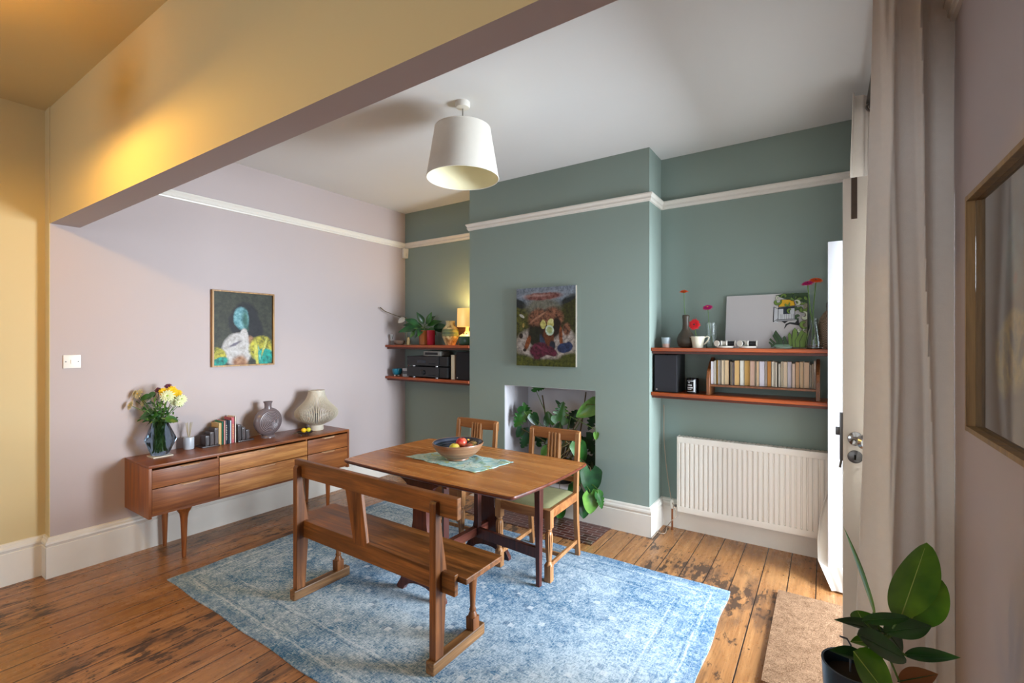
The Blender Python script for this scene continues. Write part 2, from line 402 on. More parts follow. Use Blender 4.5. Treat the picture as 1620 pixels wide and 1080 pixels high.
b.box(-2.471, -2.471 + e, 3.565, 3.98, .23, 1.09).box(-1.564 - e, -1.564, 3.565, 3.98, .23, 1.09).box(-2.471, -1.564, 3.565, 3.98, 1.09 - e, 1.09)
b.box(-2.471, -1.564, 3.97, 4.04, .23, 1.09).box(-2.471, -1.564, 3.562, 3.98, .23, .23 + e)
struct(b, 'wall_niche', M['niche'], smooth=0)
b = MB()
b.box(XR, .70, YF - .1, 2.155, 0, CZ).box(XR, .70, 3.54, YB + .02, 0, CZ).box(XR, .70, 2.155, 3.54, 2.14, CZ)
struct(b, 'wall_right', M['blush'], smooth=0)
# front wall behind the camera, with an unseen big window added for fill light
b = MB(); b.box(-4.4, .75, YF - .15, YF, 0, .8).box(-4.4, .75, YF - .15, YF, 2.6, CZ).box(-4.4, -2.9, YF - .15, YF, .8, 2.6).box(-.5, .75, YF - .15, YF, .8, 2.6)
struct(b, 'wall_front', M['cream'], smooth=0)
b = MB(); b.box(-2.9, -2.84, YF - .11, YF - .05, .8, 2.6).box(-.56, -.5, YF - .11, YF - .05, .8, 2.6).box(-2.9, -.5, YF - .11, YF - .05, .8, .86).box(-2.9, -.5, YF - .11, YF - .05, 2.54, 2.6).box(-1.73, -1.67, YF - .11, YF - .05, .8, 2.6)
struct(b, 'window_1', M['white'], smooth=0)
# beam between the rooms: cream on the front room's side, blush below and behind
b = MB(); z0 = 2.243
v = [(-4.18, .832, z0), (XR, .893, z0), (XR, .978, z0), (-4.18, .975, z0), (-4.18, .832, CZ), (XR, .893, CZ), (XR, .978, CZ), (-4.18, .975, CZ)]
b.faces(v, [(0, 1, 5, 4)], M['cream']); b.faces(v, [(3, 2, 1, 0), (1, 2, 6, 5), (2, 3, 7, 6), (3, 0, 4, 7), (4, 5, 6, 7)], M['blush'])
struct(b, 'beam', None, smooth=0)
b = MB().box(-4.18, XL + .0005, .829, .8325, .0, CZ); struct(b, 'wall_pier', M['cream'], smooth=0)
# skirting boards: moulded profile swept along each wall
def skirt(name, p0, p1, nx, ny, h=.225, t=.022, m='white', e0=0, e1=0):
    prof = [(0, 0), (t, 0), (t, h - .062), (t - .004, h - .058), (t - .002, h - .048), (t + .002, h - .04), (t, h - .028), (t - .008, h - .018), (t - .009, h - .01), (t - .013, h - .004), (0, h)]
    d = Vector((p1[0] - p0[0], p1[1] - p0[1], 0)).normalized(); b = MB(); n = len(prof); v = []
    for end, (p, e) in enumerate(((p0, e0), (p1, e1))):
        for (q, z) in prof:
            o = (e * q) * (-1 if end == 0 else 1)
            v.append((p[0] + nx * q + d.x * o, p[1] + ny * q + d.y * o, z))
    f = [tuple(range(n)), tuple(range(n, 2 * n))[::-1]] + [(i, (i + 1) % n, n + (i + 1) % n, n + i) for i in range(n)]
    b.faces(v, f); return struct(b, name, M[m], smooth=20)
skirt('baseboard_left', (XL, .832), (XL, YB), 1, 0, .255, e0=1, e1=-1)
skirt('baseboard_pier', (-4.18, .83), (XL, .83), 0, -1, .255, e0=-1, e1=1)
skirt('baseboard_left_front', (-4.18, YF), (-4.18, .83), 1, 0, .255, e1=-1)
skirt('baseboard_alcove_left', (XL, YB), (-2.884, YB), 0, -1, e0=-1, e1=-1)
skirt('baseboard_chimney_left', (-2.884, 3.56), (-2.884, YB), -1, 0, e0=1, e1=-1)
skirt('baseboard_chimney', (-2.884, 3.56), (-1.12, 3.56), 0, -1, e0=1, e1=1)
skirt('baseboard_chimney_right', (-1.12, 3.56), (-1.12, YB + .02), 1, 0, e0=1, e1=-1)
skirt('baseboard_alcove_right', (-1.12, YB + .02), (XR, YB + .02), 0, -1, e0=-1, e1=-1)
skirt('baseboard_right', (XR, YF), (XR, 2.15), -1, 0)
# picture rails
def rail(name, p0, p1, nx, ny, e0=0, e1=0):
    prof = [(0, 2.568), (.012, 2.570), (.014, 2.580), (.020, 2.586), (.018, 2.600), (.024, 2.612), (.030, 2.618), (.030, 2.628), (.022, 2.632), (0, 2.634)]
    d = Vector((p1[0] - p0[0], p1[1] - p0[1], 0)).normalized(); b = MB(); n = len(prof); v = []
    for end, (p, e) in enumerate(((p0, e0), (p1, e1))):
        for (q, z) in prof:
            o = (e * q) * (-1 if end == 0 else 1); v.append((p[0] + nx * q + d.x * o, p[1] + ny * q + d.y * o, z))
    f = [tuple(range(n)), tuple(range(n, 2 * n))[::-1]] + [(i, (i + 1) % n, n + (i + 1) % n, n + i) for i in range(n)]
    b.faces(v, f); return struct(b, name, M['white'], smooth=20)
rail('trim_1', (XL, .976), (XL, YB), 1, 0, e1=-1)
rail('trim_2', (XL, YB), (-2.884, YB), 0, -1, e0=-1, e1=-1)
rail('trim_3', (-2.884, 3.56), (-2.884, YB), -1, 0, e0=1, e1=-1)
rail('trim_4', (-2.884, 3.56), (-1.12, 3.56), 0, -1, e0=1, e1=1)
rail('trim_5', (-1.12, 3.56), (-1.12, YB + .02), 1, 0, e0=1, e1=-1)
rail('trim_6', (-1.12, YB + .02), (XR, YB + .02), 0, -1, e0=-1, e1=-1)
rail('trim_7', (XR, .98), (XR, YB + .02), -1, 0, e1=-1)
# door frame lining of the garden doors
b = MB(); b.box(.66, .76, 2.10, 2.155, 0, 2.2).box(.66, .76, 3.54, 3.6, 0, 2.2).box(.66, .76, 2.10, 3.6, 2.14, 2.2)
struct(b, 'trim_8', M['white'], smooth=0)
struct(MB().box(.56, .80, 2.156, 3.539, 0, .075), 'trim_9', M['white'], smooth=0)
# garden outside the doors
struct(MB().box(.75, 9, -3, 9, -.2, -.13), 'ground', plain('grey_patio_slabs', '#b5b2aa', .9, vs=3), smooth=0)
# ceiling marks
# hearth in front of the chimney breast
struct(MB().box(-2.62, -1.425, 3.165, 3.538, 0, .004), 'floor_hearth', M['hearth'], smooth=0)

# garden door leaves, folded back into the room
def door_leaf(name, yf, face, m, hw=True):
    x0, x1, z0, z1, t = (.055 if hw else .012), .665, .10, 2.11, .044
    ya, yb = yf, yf + t
    root = bpy.data.objects.new(name, None); COL.objects.link(root); root.location = (x0, ya, z0); props(root, kind='structure')
    b = MB(); st = .085
    b.box(x0, x0 + st, ya, yb, z0, z1, bev=.003).box(x1 - st, x1, ya, yb, z0, z1, bev=.003)
    for a, c in ((z0, z0 + .2), (.78, .92), (1.42, 1.45), (z1 - .1, z1)): b.box(x0 + st, x1 - st, ya + .003, yb - .003, a, c)
    b.box(x0 + st, x1 - st, ya + .014, yb - .014, z0 + .2, .78)
    b.box(x0 + st, x0 + st + .012, ya + .006, yb - .006, .92, z1 - .1)
    b.obj('door_frame', m, root, smooth=30)
    g = MB().box(x0 + st + .012, x1 - st, yf + t / 2 - .002, yf + t / 2 + .002, .92, z1 - .1); g.obj('glass_pane', M['pane'], root, smooth=0)
    return root
d1 = door_leaf('door_1', 2.166, 0, M['door'])
d2 = door_leaf('door_2', 3.492, 0, M['door_w'], False)
zk = 1.5 - (689 - HZ) * 1.80 / 740; xk = .092
b = MB()
b.lathe([(.026, 0), (.026, .004), (.020, .009), (.009, .012), (.009, .040), (.018, .046), (.026, .056), (.027, .068), (.020, .078), (.001, .082)], seg=28,
        mx=Matrix.Translation((xk, 2.164, zk)) @ Matrix.Rotation(radians(24), 4, 'Z') @ Matrix.Rotation(pi / 2, 4, 'X')); b.obj('door_knob', M['chrome'], d1)
b = MB(); b.lathe([(.024, 0), (.024, .003), (.02, .005), (.001, .006)], seg=24, mx=Matrix.Translation((xk, 2.166, zk - .068)) @ Matrix.Rotation(pi / 2, 4, 'X'), m=M['steel'])
b.box(xk - .003, xk + .003, 2.158, 2.1605, zk - .078, zk - .060, M['blackgloss']); b.obj('keyhole_plate', None, d1)
b = MB(); b.box(.045, .0555, 2.172, 2.205, zk - .09, zk + .09, bev=.002).box(.032, .05, 2.178, 2.2, zk + .005, zk + .035, bev=.004).tube([(.05, 2.19, zk - .09), (.046, 2.19, zk - .12)], .004)
b.obj('latch_plate', M['steel'], d1)
b = MB(); b.box(xk - .012, xk + .006, 2.1635, 2.1665, 1.955, 2.109); b.obj('bolt_recess', plain('bare_worn_timber', '#4b3c30', .8, var=.3, vs=40), d1)

# ================================================================ CURTAINS
def curtain(name, rows, folds, amp, label, loc, phase=0, cols=150, pleats=()):
    # rows: list of (z, (ax, ay), (bx, by), amp factor); each row runs from a to b with sine folds
    b = MB(); v = []; n = len(rows)
    for (z, A, B, k) in rows:
        A = Vector((*A, z)); B = Vector((*B, z)); d = B - A; nm = Vector((-d.y, d.x, 0)).normalized()
        for j in range(cols + 1):
            t = j / cols; w = sin(t * folds * 2 * pi + phase + .5 * sin(z * 1.3 + t * 3)) + .35 * sin(t * folds * 4.6 * pi + z * .9)
            for (t0, t1, t2, wd, pa) in pleats:      # crisp ridges that wander down the cloth (t at top, middle, foot)
                q = 1 - z / 2.87; tc = t0 + (t1 - t0) * min(1, q * 2) if q < .5 else t1 + (t2 - t1) * (q - .5) * 2
                tc += .015 * sin(z * 4 + t0 * 9); dq = (t - tc) / wd; w -= pa * (math.exp(-dq * dq * 4) if dq < 0 else math.exp(-dq * 1.2))
            p = A + d * t + nm * (amp * k * w); v.append(tuple(p))
    f = [(i * (cols + 1) + j, i * (cols + 1) + j + 1, (i + 1) * (cols + 1) + j + 1, (i + 1) * (cols + 1) + j) for i in range(n - 1) for j in range(cols)]
    b.faces(v, f); return b
def interp(keys, n=26):
    out = []
    for i in range(n + 1):
        z = keys[0][0] + (keys[-1][0] - keys[0][0]) * i / n
        for a, c in zip(keys, keys[1:]):
            if c[0] <= z <= a[0] + 1e-9:
                t = (a[0] - z) / (a[0] - c[0]); t2 = t * t * (3 - 2 * t)
                L = lambda p, q: tuple(p[k] + (q[k] - p[k]) * t2 for k in (0, 1))
                out.append((z, L(a[1], c[1]), L(a[2], c[2]), a[3] + (c[3] - a[3]) * t)); break
    return out
ct = thing('curtain', 'white linen curtain gathered beside the deep-framed picture, covering much of the open door', 'curtain', (.22, 2.05, 0), 'garden door curtains')
curtain('c', interp([(2.87, (.145, 2.06), (.358, 2.125), 1), (1.5, (.118, 2.05), (.358, 2.125), 1), (.02, (.085, 2.04), (.358, 2.12), 1.1)]), 1.15, .016, '', 0, phase=2.2, pleats=((.45, .72, .86, .09, 1.5), (.22, .20, .34, .10, 1.3), (.10, .34, .22, .06, .8))).obj('cloth', M['linen'], ct, smooth=60, solid=.003)
b = MB()
for k in range(3): b.torus((.17 + .05 * k, 2.045, 2.83), .022, .005, 'y')
b.obj('eyelet', M['steel'], ct)
ct = thing('curtain', 'white linen curtain hanging behind the far white door leaf, bunched at its foot', 'curtain', (.12, 3.6, 0), 'garden door curtains')
curtain('c', interp([(2.87, (.125, 3.20), (.27, 3.42), .7), (2.45, (.12, 3.26), (.27, 3.46), .8), (2.15, (.14, 3.60), (.31, 3.66), .7), (1.2, (.10, 3.62), (.32, 3.66), .8), (.62, (.035, 3.62), (.32, 3.66), .8), (.36, (-.03, 3.61), (.32, 3.64), .8), (.16, (-.048, 3.54), (.32, 3.56), .7), (.05, (-.02, 3.44), (.30, 3.46), .5), (.012, (.03, 3.37), (.30, 3.40), .3)]), 2.2, .022, '', 0).obj('cloth', M['linen'], ct, smooth=60, solid=.003)
b = MB(); p = at(1377, 171, 2.60); b.torus((p.x + .005, p.y - .02, p.z), .022, .006, 'y', m=M['steel']); b.obj('eyelet', None, ct)
pr = thing('curtain_pole', 'dark metal curtain pole above the garden doors', 'curtain pole', (.2, 2.8, 2.83))
MB().tube([(.2, 1.95, 2.83), (.2, 3.84, 2.83)], .012, 12).obj('pole', M['steel'], pr)
for yy in (2.1, 3.7): MB().box(.19, XR, yy - .01, yy + .01, 2.815, 2.845).obj('bracket', M['steel'], pr)

# ================================================================ RADIATOR, PIPE, CABLE, SWITCH, SENSOR
rd = thing('radiator', 'white ribbed panel radiator under the right alcove shelves', 'radiator', (-.4, 3.80, .165))
x0, x1, z0, z1, yf = -.962, .17, .167, .75, 3.752
b = MB(); b.box(x0, x1, yf + .012, yf + .075, z0 + .01, z1 - .012)
n = 33; pitch = (x1 - x0 - .03) / n
pts = [(x0, yf + .012), (x0, yf + .004), (x0 + .012, yf)]
v = []
for k in range(n):
    a = x0 + .015 + k * pitch
    pts += [(a + .003, yf), (a + .006, yf + .011), (a + .013, yf + .011), (a + .016, yf), (a + pitch * .98, yf)]
pts += [(x1 - .006, yf), (x1, yf + .006), (x1, yf + .012)]
b.prism(pts, z0 + .045, z1 - .045, 'z'); b.box(x0, x1, yf, yf + .012, z0, z0 + .045, bev=.003).box(x0, x1, yf, yf + .012, z1 - .045, z1, bev=.003)
b.obj('panel', M['radiator'], rd, smooth=25)
b = MB(); b.box(x0 - .001, x1 + .001, yf + .010, yf + .085, z1 - .012, z1 - .004)
for k in range(40): b.box(x0 + .02 + k * .0278, x0 + .036 + k * .0278, yf + .02, yf + .075, z1 - .006, z1)
b.obj('top_grille', M['radiator'], rd, smooth=0)
for xa, xb in ((x0 - .003, x0), (x1, x1 + .003)): MB().box(xa, xb, yf + .004, yf + .085, z0, z1).obj('end_panel', M['radiator'], rd, smooth=0)
for xx in (x0 + .12, x1 - .12): MB().box(xx, xx + .03, yf + .07, YB + .018, z0 + .1, z1 - .1).obj('bracket', M['radiator'], rd, smooth=0)
b = MB(); b.tube([(-1.01, 3.79, .0), (-1.01, 3.79, .20)], .0075, m=M['copper']).tube([(-1.01, 3.79, .19), (-.96, 3.79, .20)], .009, m=M['steel']); b.lathe([(.012, .17), (.014, .2), (.014, .225), (.008, .24)], (-1.01, 3.79, 0), 12, M['white']); b.obj('valve', None, rd)
b = MB(); P = [on_y(1048, 640, 3.84), on_y(1050, 690, 3.84), on_y(1055, 745, 3.84), on_y(1062, 790, 3.80), on_y(1066, 800, 3.72), on_y(1070, 814, 3.72), on_y(1062, 824, 3.70), on_z(1056, 832, .006), on_z(1052, 843, .006), on_z(1040, 842, .006), on_z(1034, 838, .006), on_z(1026, 850, .006)]
Q = []
for i in range(len(P) - 1):
    for k in range(5):
        t = k / 5; p0 = P[max(i - 1, 0)]; p1 = P[i]; p2 = P[i + 1]; p3 = P[min(i + 2, len(P) - 1)]
        Q.append(.5 * ((2 * p1) + (p2 - p0) * t + (2 * p0 - 5 * p1 + 4 * p2 - p3) * t * t + (3 * p1 - p0 - 3 * p2 + p3) * t ** 3))
Q.append(P[-1]); b.tube([(max(q.x, -1.09), q.y, max(q.z, .004)) for q in Q], .0032, 8)
solo(b, 'speaker_cable', plain('beige_cable', '#a58f7a', .6), 'thin beige cable hanging from the right shelf down past the radiator pipe', 'cable', (Q[0].x, Q[0].y, 0))
sw = thing('light_switch', 'white single light switch on the blush wall near the pier', 'light switch', (XL, .936, 1.32))
MB().box(XL, XL + .009, .893, .979, 1.32, 1.406, bev=.002).obj('plate', M['white'], sw)
MB().box(XL + .008, XL + .014, .928, .942, 1.350, 1.376, bev=.002).obj('rocker', plain('white_plastic', '#efe9df', .3), sw)
for yy in (.905, .966): MB().lathe([(.0035, 0), (.003, .0012)], seg=10, mx=Matrix.Translation((XL + .009, yy, 1.363)) @ Matrix.Rotation(pi / 2, 4, 'Y')).obj('screw', M['black'], sw)
sn = thing('alarm_sensor', 'small white motion sensor in the corner below the left picture rail', 'sensor', (XL + .02, YB - .04, 2.45))
b = MB(); b.hexa([(XL, 3.80, 2.455), (XL + .035, 3.79, 2.455), (XL + .05, 3.85, 2.455), (XL, 3.85, 2.455)], [(XL, 3.79, 2.565), (XL + .045, 3.78, 2.565), (XL + .06, 3.85, 2.565), (XL, 3.85, 2.565)]); b.obj('casing', M['white'], sn, bevel=.004)
b = MB().box(XL + .046, XL + .052, 3.815, 3.835, 2.475, 2.51); b.obj('lens', plain('sensor_lens', '#d8d2c6', .3), sn)

# ================================================================ PENDANTS
def pendant(loc, ztop, zbot, rt, rb, label, group, cordlen=None, m=None, mi=None):
    r = thing('pendant_light', label, 'ceiling light', (loc[0], loc[1], CZ), group)
    X, Y = loc
    MB().lathe([(.045, 0), (.046, -.022), (.040, -.034), (.012, -.040)], (X, Y, CZ), 32).obj('ceiling_rose', M['white'], r)
    MB().tube([(X, Y, CZ - .035), (X, Y, ztop - .055)], .0042).obj('cord', plain('grey_flex', '#8a8378', .6), r)
    b = MB(); b.lathe([(rt, ztop), (rb, zbot)], (X, Y, 0), 64, m or M['shade'], cap=False)
    b.lathe([(rt - .003, ztop), (rb - .003, zbot)], (X, Y, 0), 64, mi or M['shade_in'], cap=False)
    b.torus((X, Y, ztop), rt - .001, .003, m=m or M['shade'], seg=64); b.torus((X, Y, zbot), rb - .001, .003, m=m or M['shade'], seg=64)
    b.obj('lamp_shade', None, r)
    b = MB(); b.lathe([(.018, ztop - .02), (.018, ztop - .075), (.015, ztop - .09)], (X, Y, 0), 16)
    for k in range(3): a = 2 * pi * k / 3 + .5; b.tube([(X, Y, ztop - .055), (X + (rt - .003) * cos(a), Y + (rt - .003) * sin(a), ztop - .002)], .0018, 6)
    b.obj('lamp_holder', M['white'], r)
    return r
p = pendant((-1.874, 2.246), 2.812, 2.508, .173, .224, 'cream tapered drum shade pendant hanging over the dining table', None)
MB().ball((-1.874, 2.246, 2.67), .03, m=plain('frosted_bulb', '#e8e4da', .3)).obj('bulb', None, p)
LX, LY, LZ = -2.72, .22, 2.55
p = pendant((LX, LY), 2.71, 2.505, .13, .17, 'lit pendant in the front room, left of the beam', None, m=plain('amber_shade', '#d9b36a', .9), mi=plain('amber_lining', '#e8cf94', .8))
MB().ball((LX, LY, LZ), .028, m=emit('lit_bulb', '#ffb45a', 25)).obj('bulb', None, p)
def bulb_light(name, loc, power, color, r=.035):
    l = bpy.data.lights.new(name, 'POINT'); l.energy = power; l.color = color; l.shadow_soft_size = r
    o = bpy.data.objects.new(name, l); COL.objects.link(o); o.location = loc; return o
bulb_light('front_pendant_glow', (LX, LY, LZ - .035), 40, (1, .60, .12), .04)
bulb_light('front_pendant_upglow', (LX, LY, 2.75), 1.4, (1, .60, .12), .06)

# ================================================================ RUG, MAT
b = MB(); HX, HY = 1.475, .905; cx, cy = -1.947, 2.135; n = 40
random.seed(3)
pts = [(-HX + 2 * HX * i / n, -HY + .004 * sin(i * .9)) for i in range(n)] + [(HX + .005 * sin(i * .7), -HY + 2 * HY * i / 30) for i in range(30)] + \
      [(HX - 2 * HX * i / n, HY + .004 * sin(i * .8)) for i in range(n)] + [(-HX + .005 * sin(i), HY - 2 * HY * i / 30) for i in range(30)]
b.prism(pts, 0.0, .006)
o = b.obj('rug', M['rug'], None, smooth=0, world=False); o.location = (cx, cy, .0005)
props(o, 'large faded blue and white patterned rug under the dining table', 'rug')
b = MB(); b.box(-.235, .36, 2.30, 3.195, .001, .02, bev=.004)
solo(b, 'doormat', M['coir'], 'tan coir doormat on the boards inside the garden doors', 'doormat', (.06, 2.75, .001))

# ================================================================ SIDEBOARD
SX0, SX1, SY0, SY1, SZ0, SZ1 = XL + .003, -3.66, 1.212, 2.755, .332, .68
sb = thing('sideboard', 'long low teak sideboard on tapered legs against the blush wall', 'sideboard', (-3.87, 1.98, 0))
b = MB(); b.box(SX0, SX1, SY0, SY1, SZ1 - .019, SZ1, M['teak'], bev=.002)
b.box(SX0, SX1, SY0, SY0 + .018, SZ0, SZ1 - .019, M['teak_z'], bev=.001).box(SX0, SX1, SY1 - .018, SY1, SZ0, SZ1 - .019, M['teak_z'], bev=.001)
b.box(SX0, SX1 - .012, SY0 + .018, SY1 - .018, SZ0 + .01, SZ0 + .026, M['teak']).box(SX0, SX0 + .01, SY0 + .018, SY1 - .018, SZ0 + .02, SZ1 - .019, M['teak'])
b.faces([(SX1 - .014, SY0 + .018, SZ0 + .026), (SX1 - .014, SY1 - .018, SZ0 + .026), (SX1 - .05, SY1 - .018, SZ0), (SX1 - .05, SY0 + .018, SZ0), (SX1 - .09, SY0 + .018, SZ0 + .02), (SX1 - .09, SY1 - .018, SZ0 + .02)], [(0, 1, 2, 3), (3, 2, 5, 4)], M['teak'])
for yy in (1.64, 2.339): b.box(SX0, SX1 - .02, yy - .006, yy + .006, SZ0 + .02, SZ1 - .02, M['teak'])
b.obj('carcass', None, sb, smooth=30)
for ci, (ya, yb, mt) in enumerate(((SY0 + .02, 1.637, M['drawer']), (1.643, 2.336, M['drawer_l']), (2.342, SY1 - .02, M['drawer']))):
    for (za, zb) in ((.527, .646), (.360, .521)):
        dr = MB().box(SX1 - .035, SX1 - .002, ya, yb, za, zb, bev=.0015).obj('drawer', mt, sb, smooth=30)
        c = (ya + yb) / 2 + (.02 if ci == 0 else 0); w = .066 if ci != 1 else .075
        h = MB(); zt = zb + .002
        h.faces([(SX1 - .004, c - w, zt - .004), (SX1 - .004, c + w, zt - .004), (SX1 + .016, c + w * .72, zt - .010), (SX1 + .016, c - w * .72, zt - .010),
                 (SX1 - .004, c - w, zt + .001), (SX1 - .004, c + w, zt + .001), (SX1 + .016, c + w * .72, zt - .003), (SX1 + .016, c - w * .72, zt - .003)],
                [(3, 2, 1, 0), (4, 5, 6, 7), (0, 1, 5, 4), (1, 2, 6, 5), (2, 3, 7, 6), (3, 0, 4, 7)])
        h.obj('handle', M['handle'], dr, smooth=0, bevel=.002)
for (x, y) in ((-3.70, 1.43), (-4.02, 1.43), (-3.70, 2.56), (-4.02, 2.56)):
    b = MB(); b.lathe([(.0115, 0), (.013, .01), (.019, .2), (.022, .27), (.028, .305), (.042, .328), (.05, .345)], (x, y, 0), 20)
    b.obj('leg', M['teak_z'], sb)

TZ = SZ1 + .0005
# coaster + vase with flowers
VX, VY = -3.925, 1.368
co = MB().box(VX - .06, VX + .06, VY - .06, VY + .06, TZ, TZ + .008, bev=.002)
solo(co, 'coaster', plain('pale_stone', '#cfc6b4', .4), 'square pale coaster under the smoky flower vase', 'coaster', (VX, VY, TZ))
def facet_vase(prof, n, tw=0):
    v = []; f = []
    for i, (r, z) in enumerate(prof):
        for k in range(n): a = 2 * pi * (k + (.5 if i % 2 else 0)) / n; v.append((VX + r * cos(a), VY + r * sin(a), TZ + .009 + z))
    for i in range(len(prof) - 1):
        for k in range(n):
            k2 = (k + 1) % n; A, B, Cc, D = i * n + k, i * n + k2, (i + 1) * n + k, (i + 1) * n + k2
            if i % 2 == 0: f += [(A, B, Cc), (B, D, Cc)]
            else: f += [(A, B, D), (A, D, Cc)]
    f.append(tuple(range(n))[::-1]); return v, f
b = MB(); v, f = facet_vase([(.052, 0), (.098, .105), (.048, .235)], 7); b.faces(v, f)
v, f = facet_vase([(.046, .006), (.092, .107), (.043, .235)], 7); b.faces(v, [q[::-1] for q in f])
o = b.obj('flower_vase', M['smoke'], None, smooth=0); o.data.transform(Matrix.Translation((-VX, -VY, -TZ - .0085))); o.location = (VX, VY, TZ + .0085)
props(o, 'faceted smoky blue glass vase holding the mixed bouquet', 'vase')
def flower_head(b, c, nrm, R, m, mc, rings=3, np_=16, cup=.35, wd=.32):
    nrm = Vector(nrm).normalized(); u = nrm.orthogonal().normalized(); w = nrm.cross(u); c = Vector(c)
    for k in range(rings):
        rr = R * (1 - .24 * k)
        for i in range(np_):
            a = 2 * pi * (i + .5 * (k % 2) + random.uniform(-.15, .15)) / np_; d = u * cos(a) + w * sin(a)
            tip = d + nrm * (cup * (.2 + .55 * k))
            b.leaf(c + nrm * (.002 * k), tip, nrm - d * .3, rr * random.uniform(.9, 1.05), rr * wd, droop=.15, cup=.3, shape='oval', m=m, nu=5, nv=2)
    b.ball(c + nrm * R * .06, R * .2, 10, mc, (1, 1, .7))
    return b
P_ = lambda n, c: plain(n, c, .6, var=.08)
M['f_white'] = P_('cream_green_petals', '#dfe5b4'); M['f_green'] = P_('lime_flower_centre', '#8fb03a'); M['f_yellow'] = P_('yellow_petals', '#f0c416'); M['f_cream'] = P_('faded_cream_petals', '#d8cfa6')
M['f_purple'] = P_('plum_petals', '#5b2440'); M['f_dark'] = P_('dark_flower_centre', '#3a1a1e'); M['f_mag'] = P_('magenta_petals', '#c3126f'); M['f_red'] = P_('red_petals', '#d4121f'); M['f_or'] = P_('orange_petals', '#ec5a1b')
FD = 3.33
fl = [  # pixel, radius, petals, label
 ((266, 624), .026, 'f_yellow', 'yellow bloom at the top of the sideboard bouquet, below the plum flowers'),
 ((258, 619), .020, 'f_yellow', 'yellow bloom at the upper left of the yellow cluster in the sideboard bouquet'),
 ((280, 622), .024, 'f_yellow', 'yellow bloom at the right shoulder of the sideboard bouquet'),
 ((265, 626), .03, 'f_white', 'pale green-white chrysanthemum facing front at the bouquet centre'),
 ((277, 631), .028, 'f_white', 'pale green-white chrysanthemum right of the bouquet centre'),
 ((287, 631), .026, 'f_white', 'rightmost pale green-white chrysanthemum of the bouquet'),
 ((277, 636), .022, 'f_white', 'lowest pale green-white chrysanthemum on the right of the bouquet'),
 ((219, 623), .028, 'f_cream', 'cream bloom at the top left of the bouquet'),
 ((211, 631), .026, 'f_cream', 'cream bloom on the left of the bouquet, between two others'),
 ((206, 641), .024, 'f_cream', 'leftmost and lowest cream bloom of the bouquet'),
 ((228, 634), .03, 'f_cream', 'cream bloom closest to the green leaves in the bouquet'),
 ((272, 617), .022, 'f_yellow', 'yellow bloom just right of the plum flowers, at the top of the bouquet'),
 ((284, 637), .02, 'f_white', 'small pale green-white chrysanthemum at the lower right edge of the bouquet'),
 ((213, 622), .02, 'f_cream', 'smallest cream bloom, at the upper left edge of the bouquet'),
 ((266, 611), .018, 'f_purple', 'plum flower at the very top of the bouquet'),
 ((250, 617), .016, 'f_purple', 'small plum flower left of the top of the bouquet')]
for i, ((x, y), r, mt, lab) in enumerate(fl):
    c = at(x, y, FD + random.uniform(-.07, .07)); base = Vector((VX + random.uniform(-.03, .03), VY + random.uniform(-.03, .03), TZ + .03)); neck = Vector((VX + .55 * random.uniform(-.05, .05) + (c.x - VX) * .12, VY + (c.y - VY) * .18, TZ + .245))
    t = thing('bouquet_flower', lab, 'flower', tuple(base), 'flowers of the sideboard bouquet')
    mid = (neck + c) / 2 + Vector((0, 0, .02)); MB().tube([base, (base + neck) / 2, neck, mid, c], .0022, 6).obj('stem', M['stem'], t)
    nrm = Vector((c.x - VX + .12, (c.y - VY) - .12, .10)); flower_head(MB(), c, nrm, r * 1.6, M[mt], M['f_green'] if mt == 'f_white' else (M['f_dark'] if mt == 'f_purple' else M['f_yellow']), np_=14).obj('flower_head', None, t, smooth=60)
gt = thing('bouquet_greenery', 'dark green leafy sprigs filling the sideboard bouquet', 'foliage', (VX, VY, TZ + .03))
b = MB(); random.seed(11)
for k in range(44):
    x = random.gauss(249, 14); y = random.uniform(622, 668); c = at(x, y, FD + random.uniform(-.07, .08)); base = Vector((VX, VY, TZ + .04)) + Vector((random.uniform(-.03, .03), random.uniform(-.03, .03), 0)); neck = Vector((VX + (c.x - VX) * .15, VY + (c.y - VY) * .25, TZ + .24))
    b.tube([base, neck, (neck + c) / 2 + Vector((0, 0, .01)), c], .0016, 5, M['stem'])
    for q in range(5):
        d = Vector((random.uniform(-1, 1), random.uniform(-1, 1), random.uniform(-.6, .7))); b.leaf(neck.lerp(c, .35 + .16 * q), d, (0, 0, 1) if q % 2 else (1, -1, .4), random.uniform(.025, .05), .014, m=M[('leaf1', 'leaf3', 'leaf2')[(k + q) % 3]], nu=5, nv=2)
for (x, y, dx) in ((238, 626, -1), (246, 622, -.6), (250, 655, -1), (238, 656, -1.2), (262, 660, .8), (243, 650, -.9)):
    c = at(x, y, FD - .05); b.leaf(c, _R * dx + _Z * -.25, _F * -1 + _Z * .6, .085, .05, shape='oval', m=M['leaf1'])
b.obj('foliage', None, gt, smooth=60)

# reed diffuser
DX, DY = -4.0, 1.578
t = thing('reed_diffuser', 'small pale marble reed diffuser left of the bookends', 'diffuser', (DX, DY, TZ))
MB().lathe([(.031, 0), (.034, .006), (.034, .085), (.032, .09), (.012, .091)], (DX, DY, TZ), 32).obj('pot', plain('pale_marble', '#c8cdd4', .3, var=.12, vs=18), t)
b = MB()
for k in range(6): a = k * 1.05; b.tube([(DX, DY, TZ + .06), (DX + .022 * cos(a), DY + .022 * sin(a), TZ + .20)], .0022, 6)
b.obj('reeds', plain('pale_reeds', '#b9a98c', .8), t)
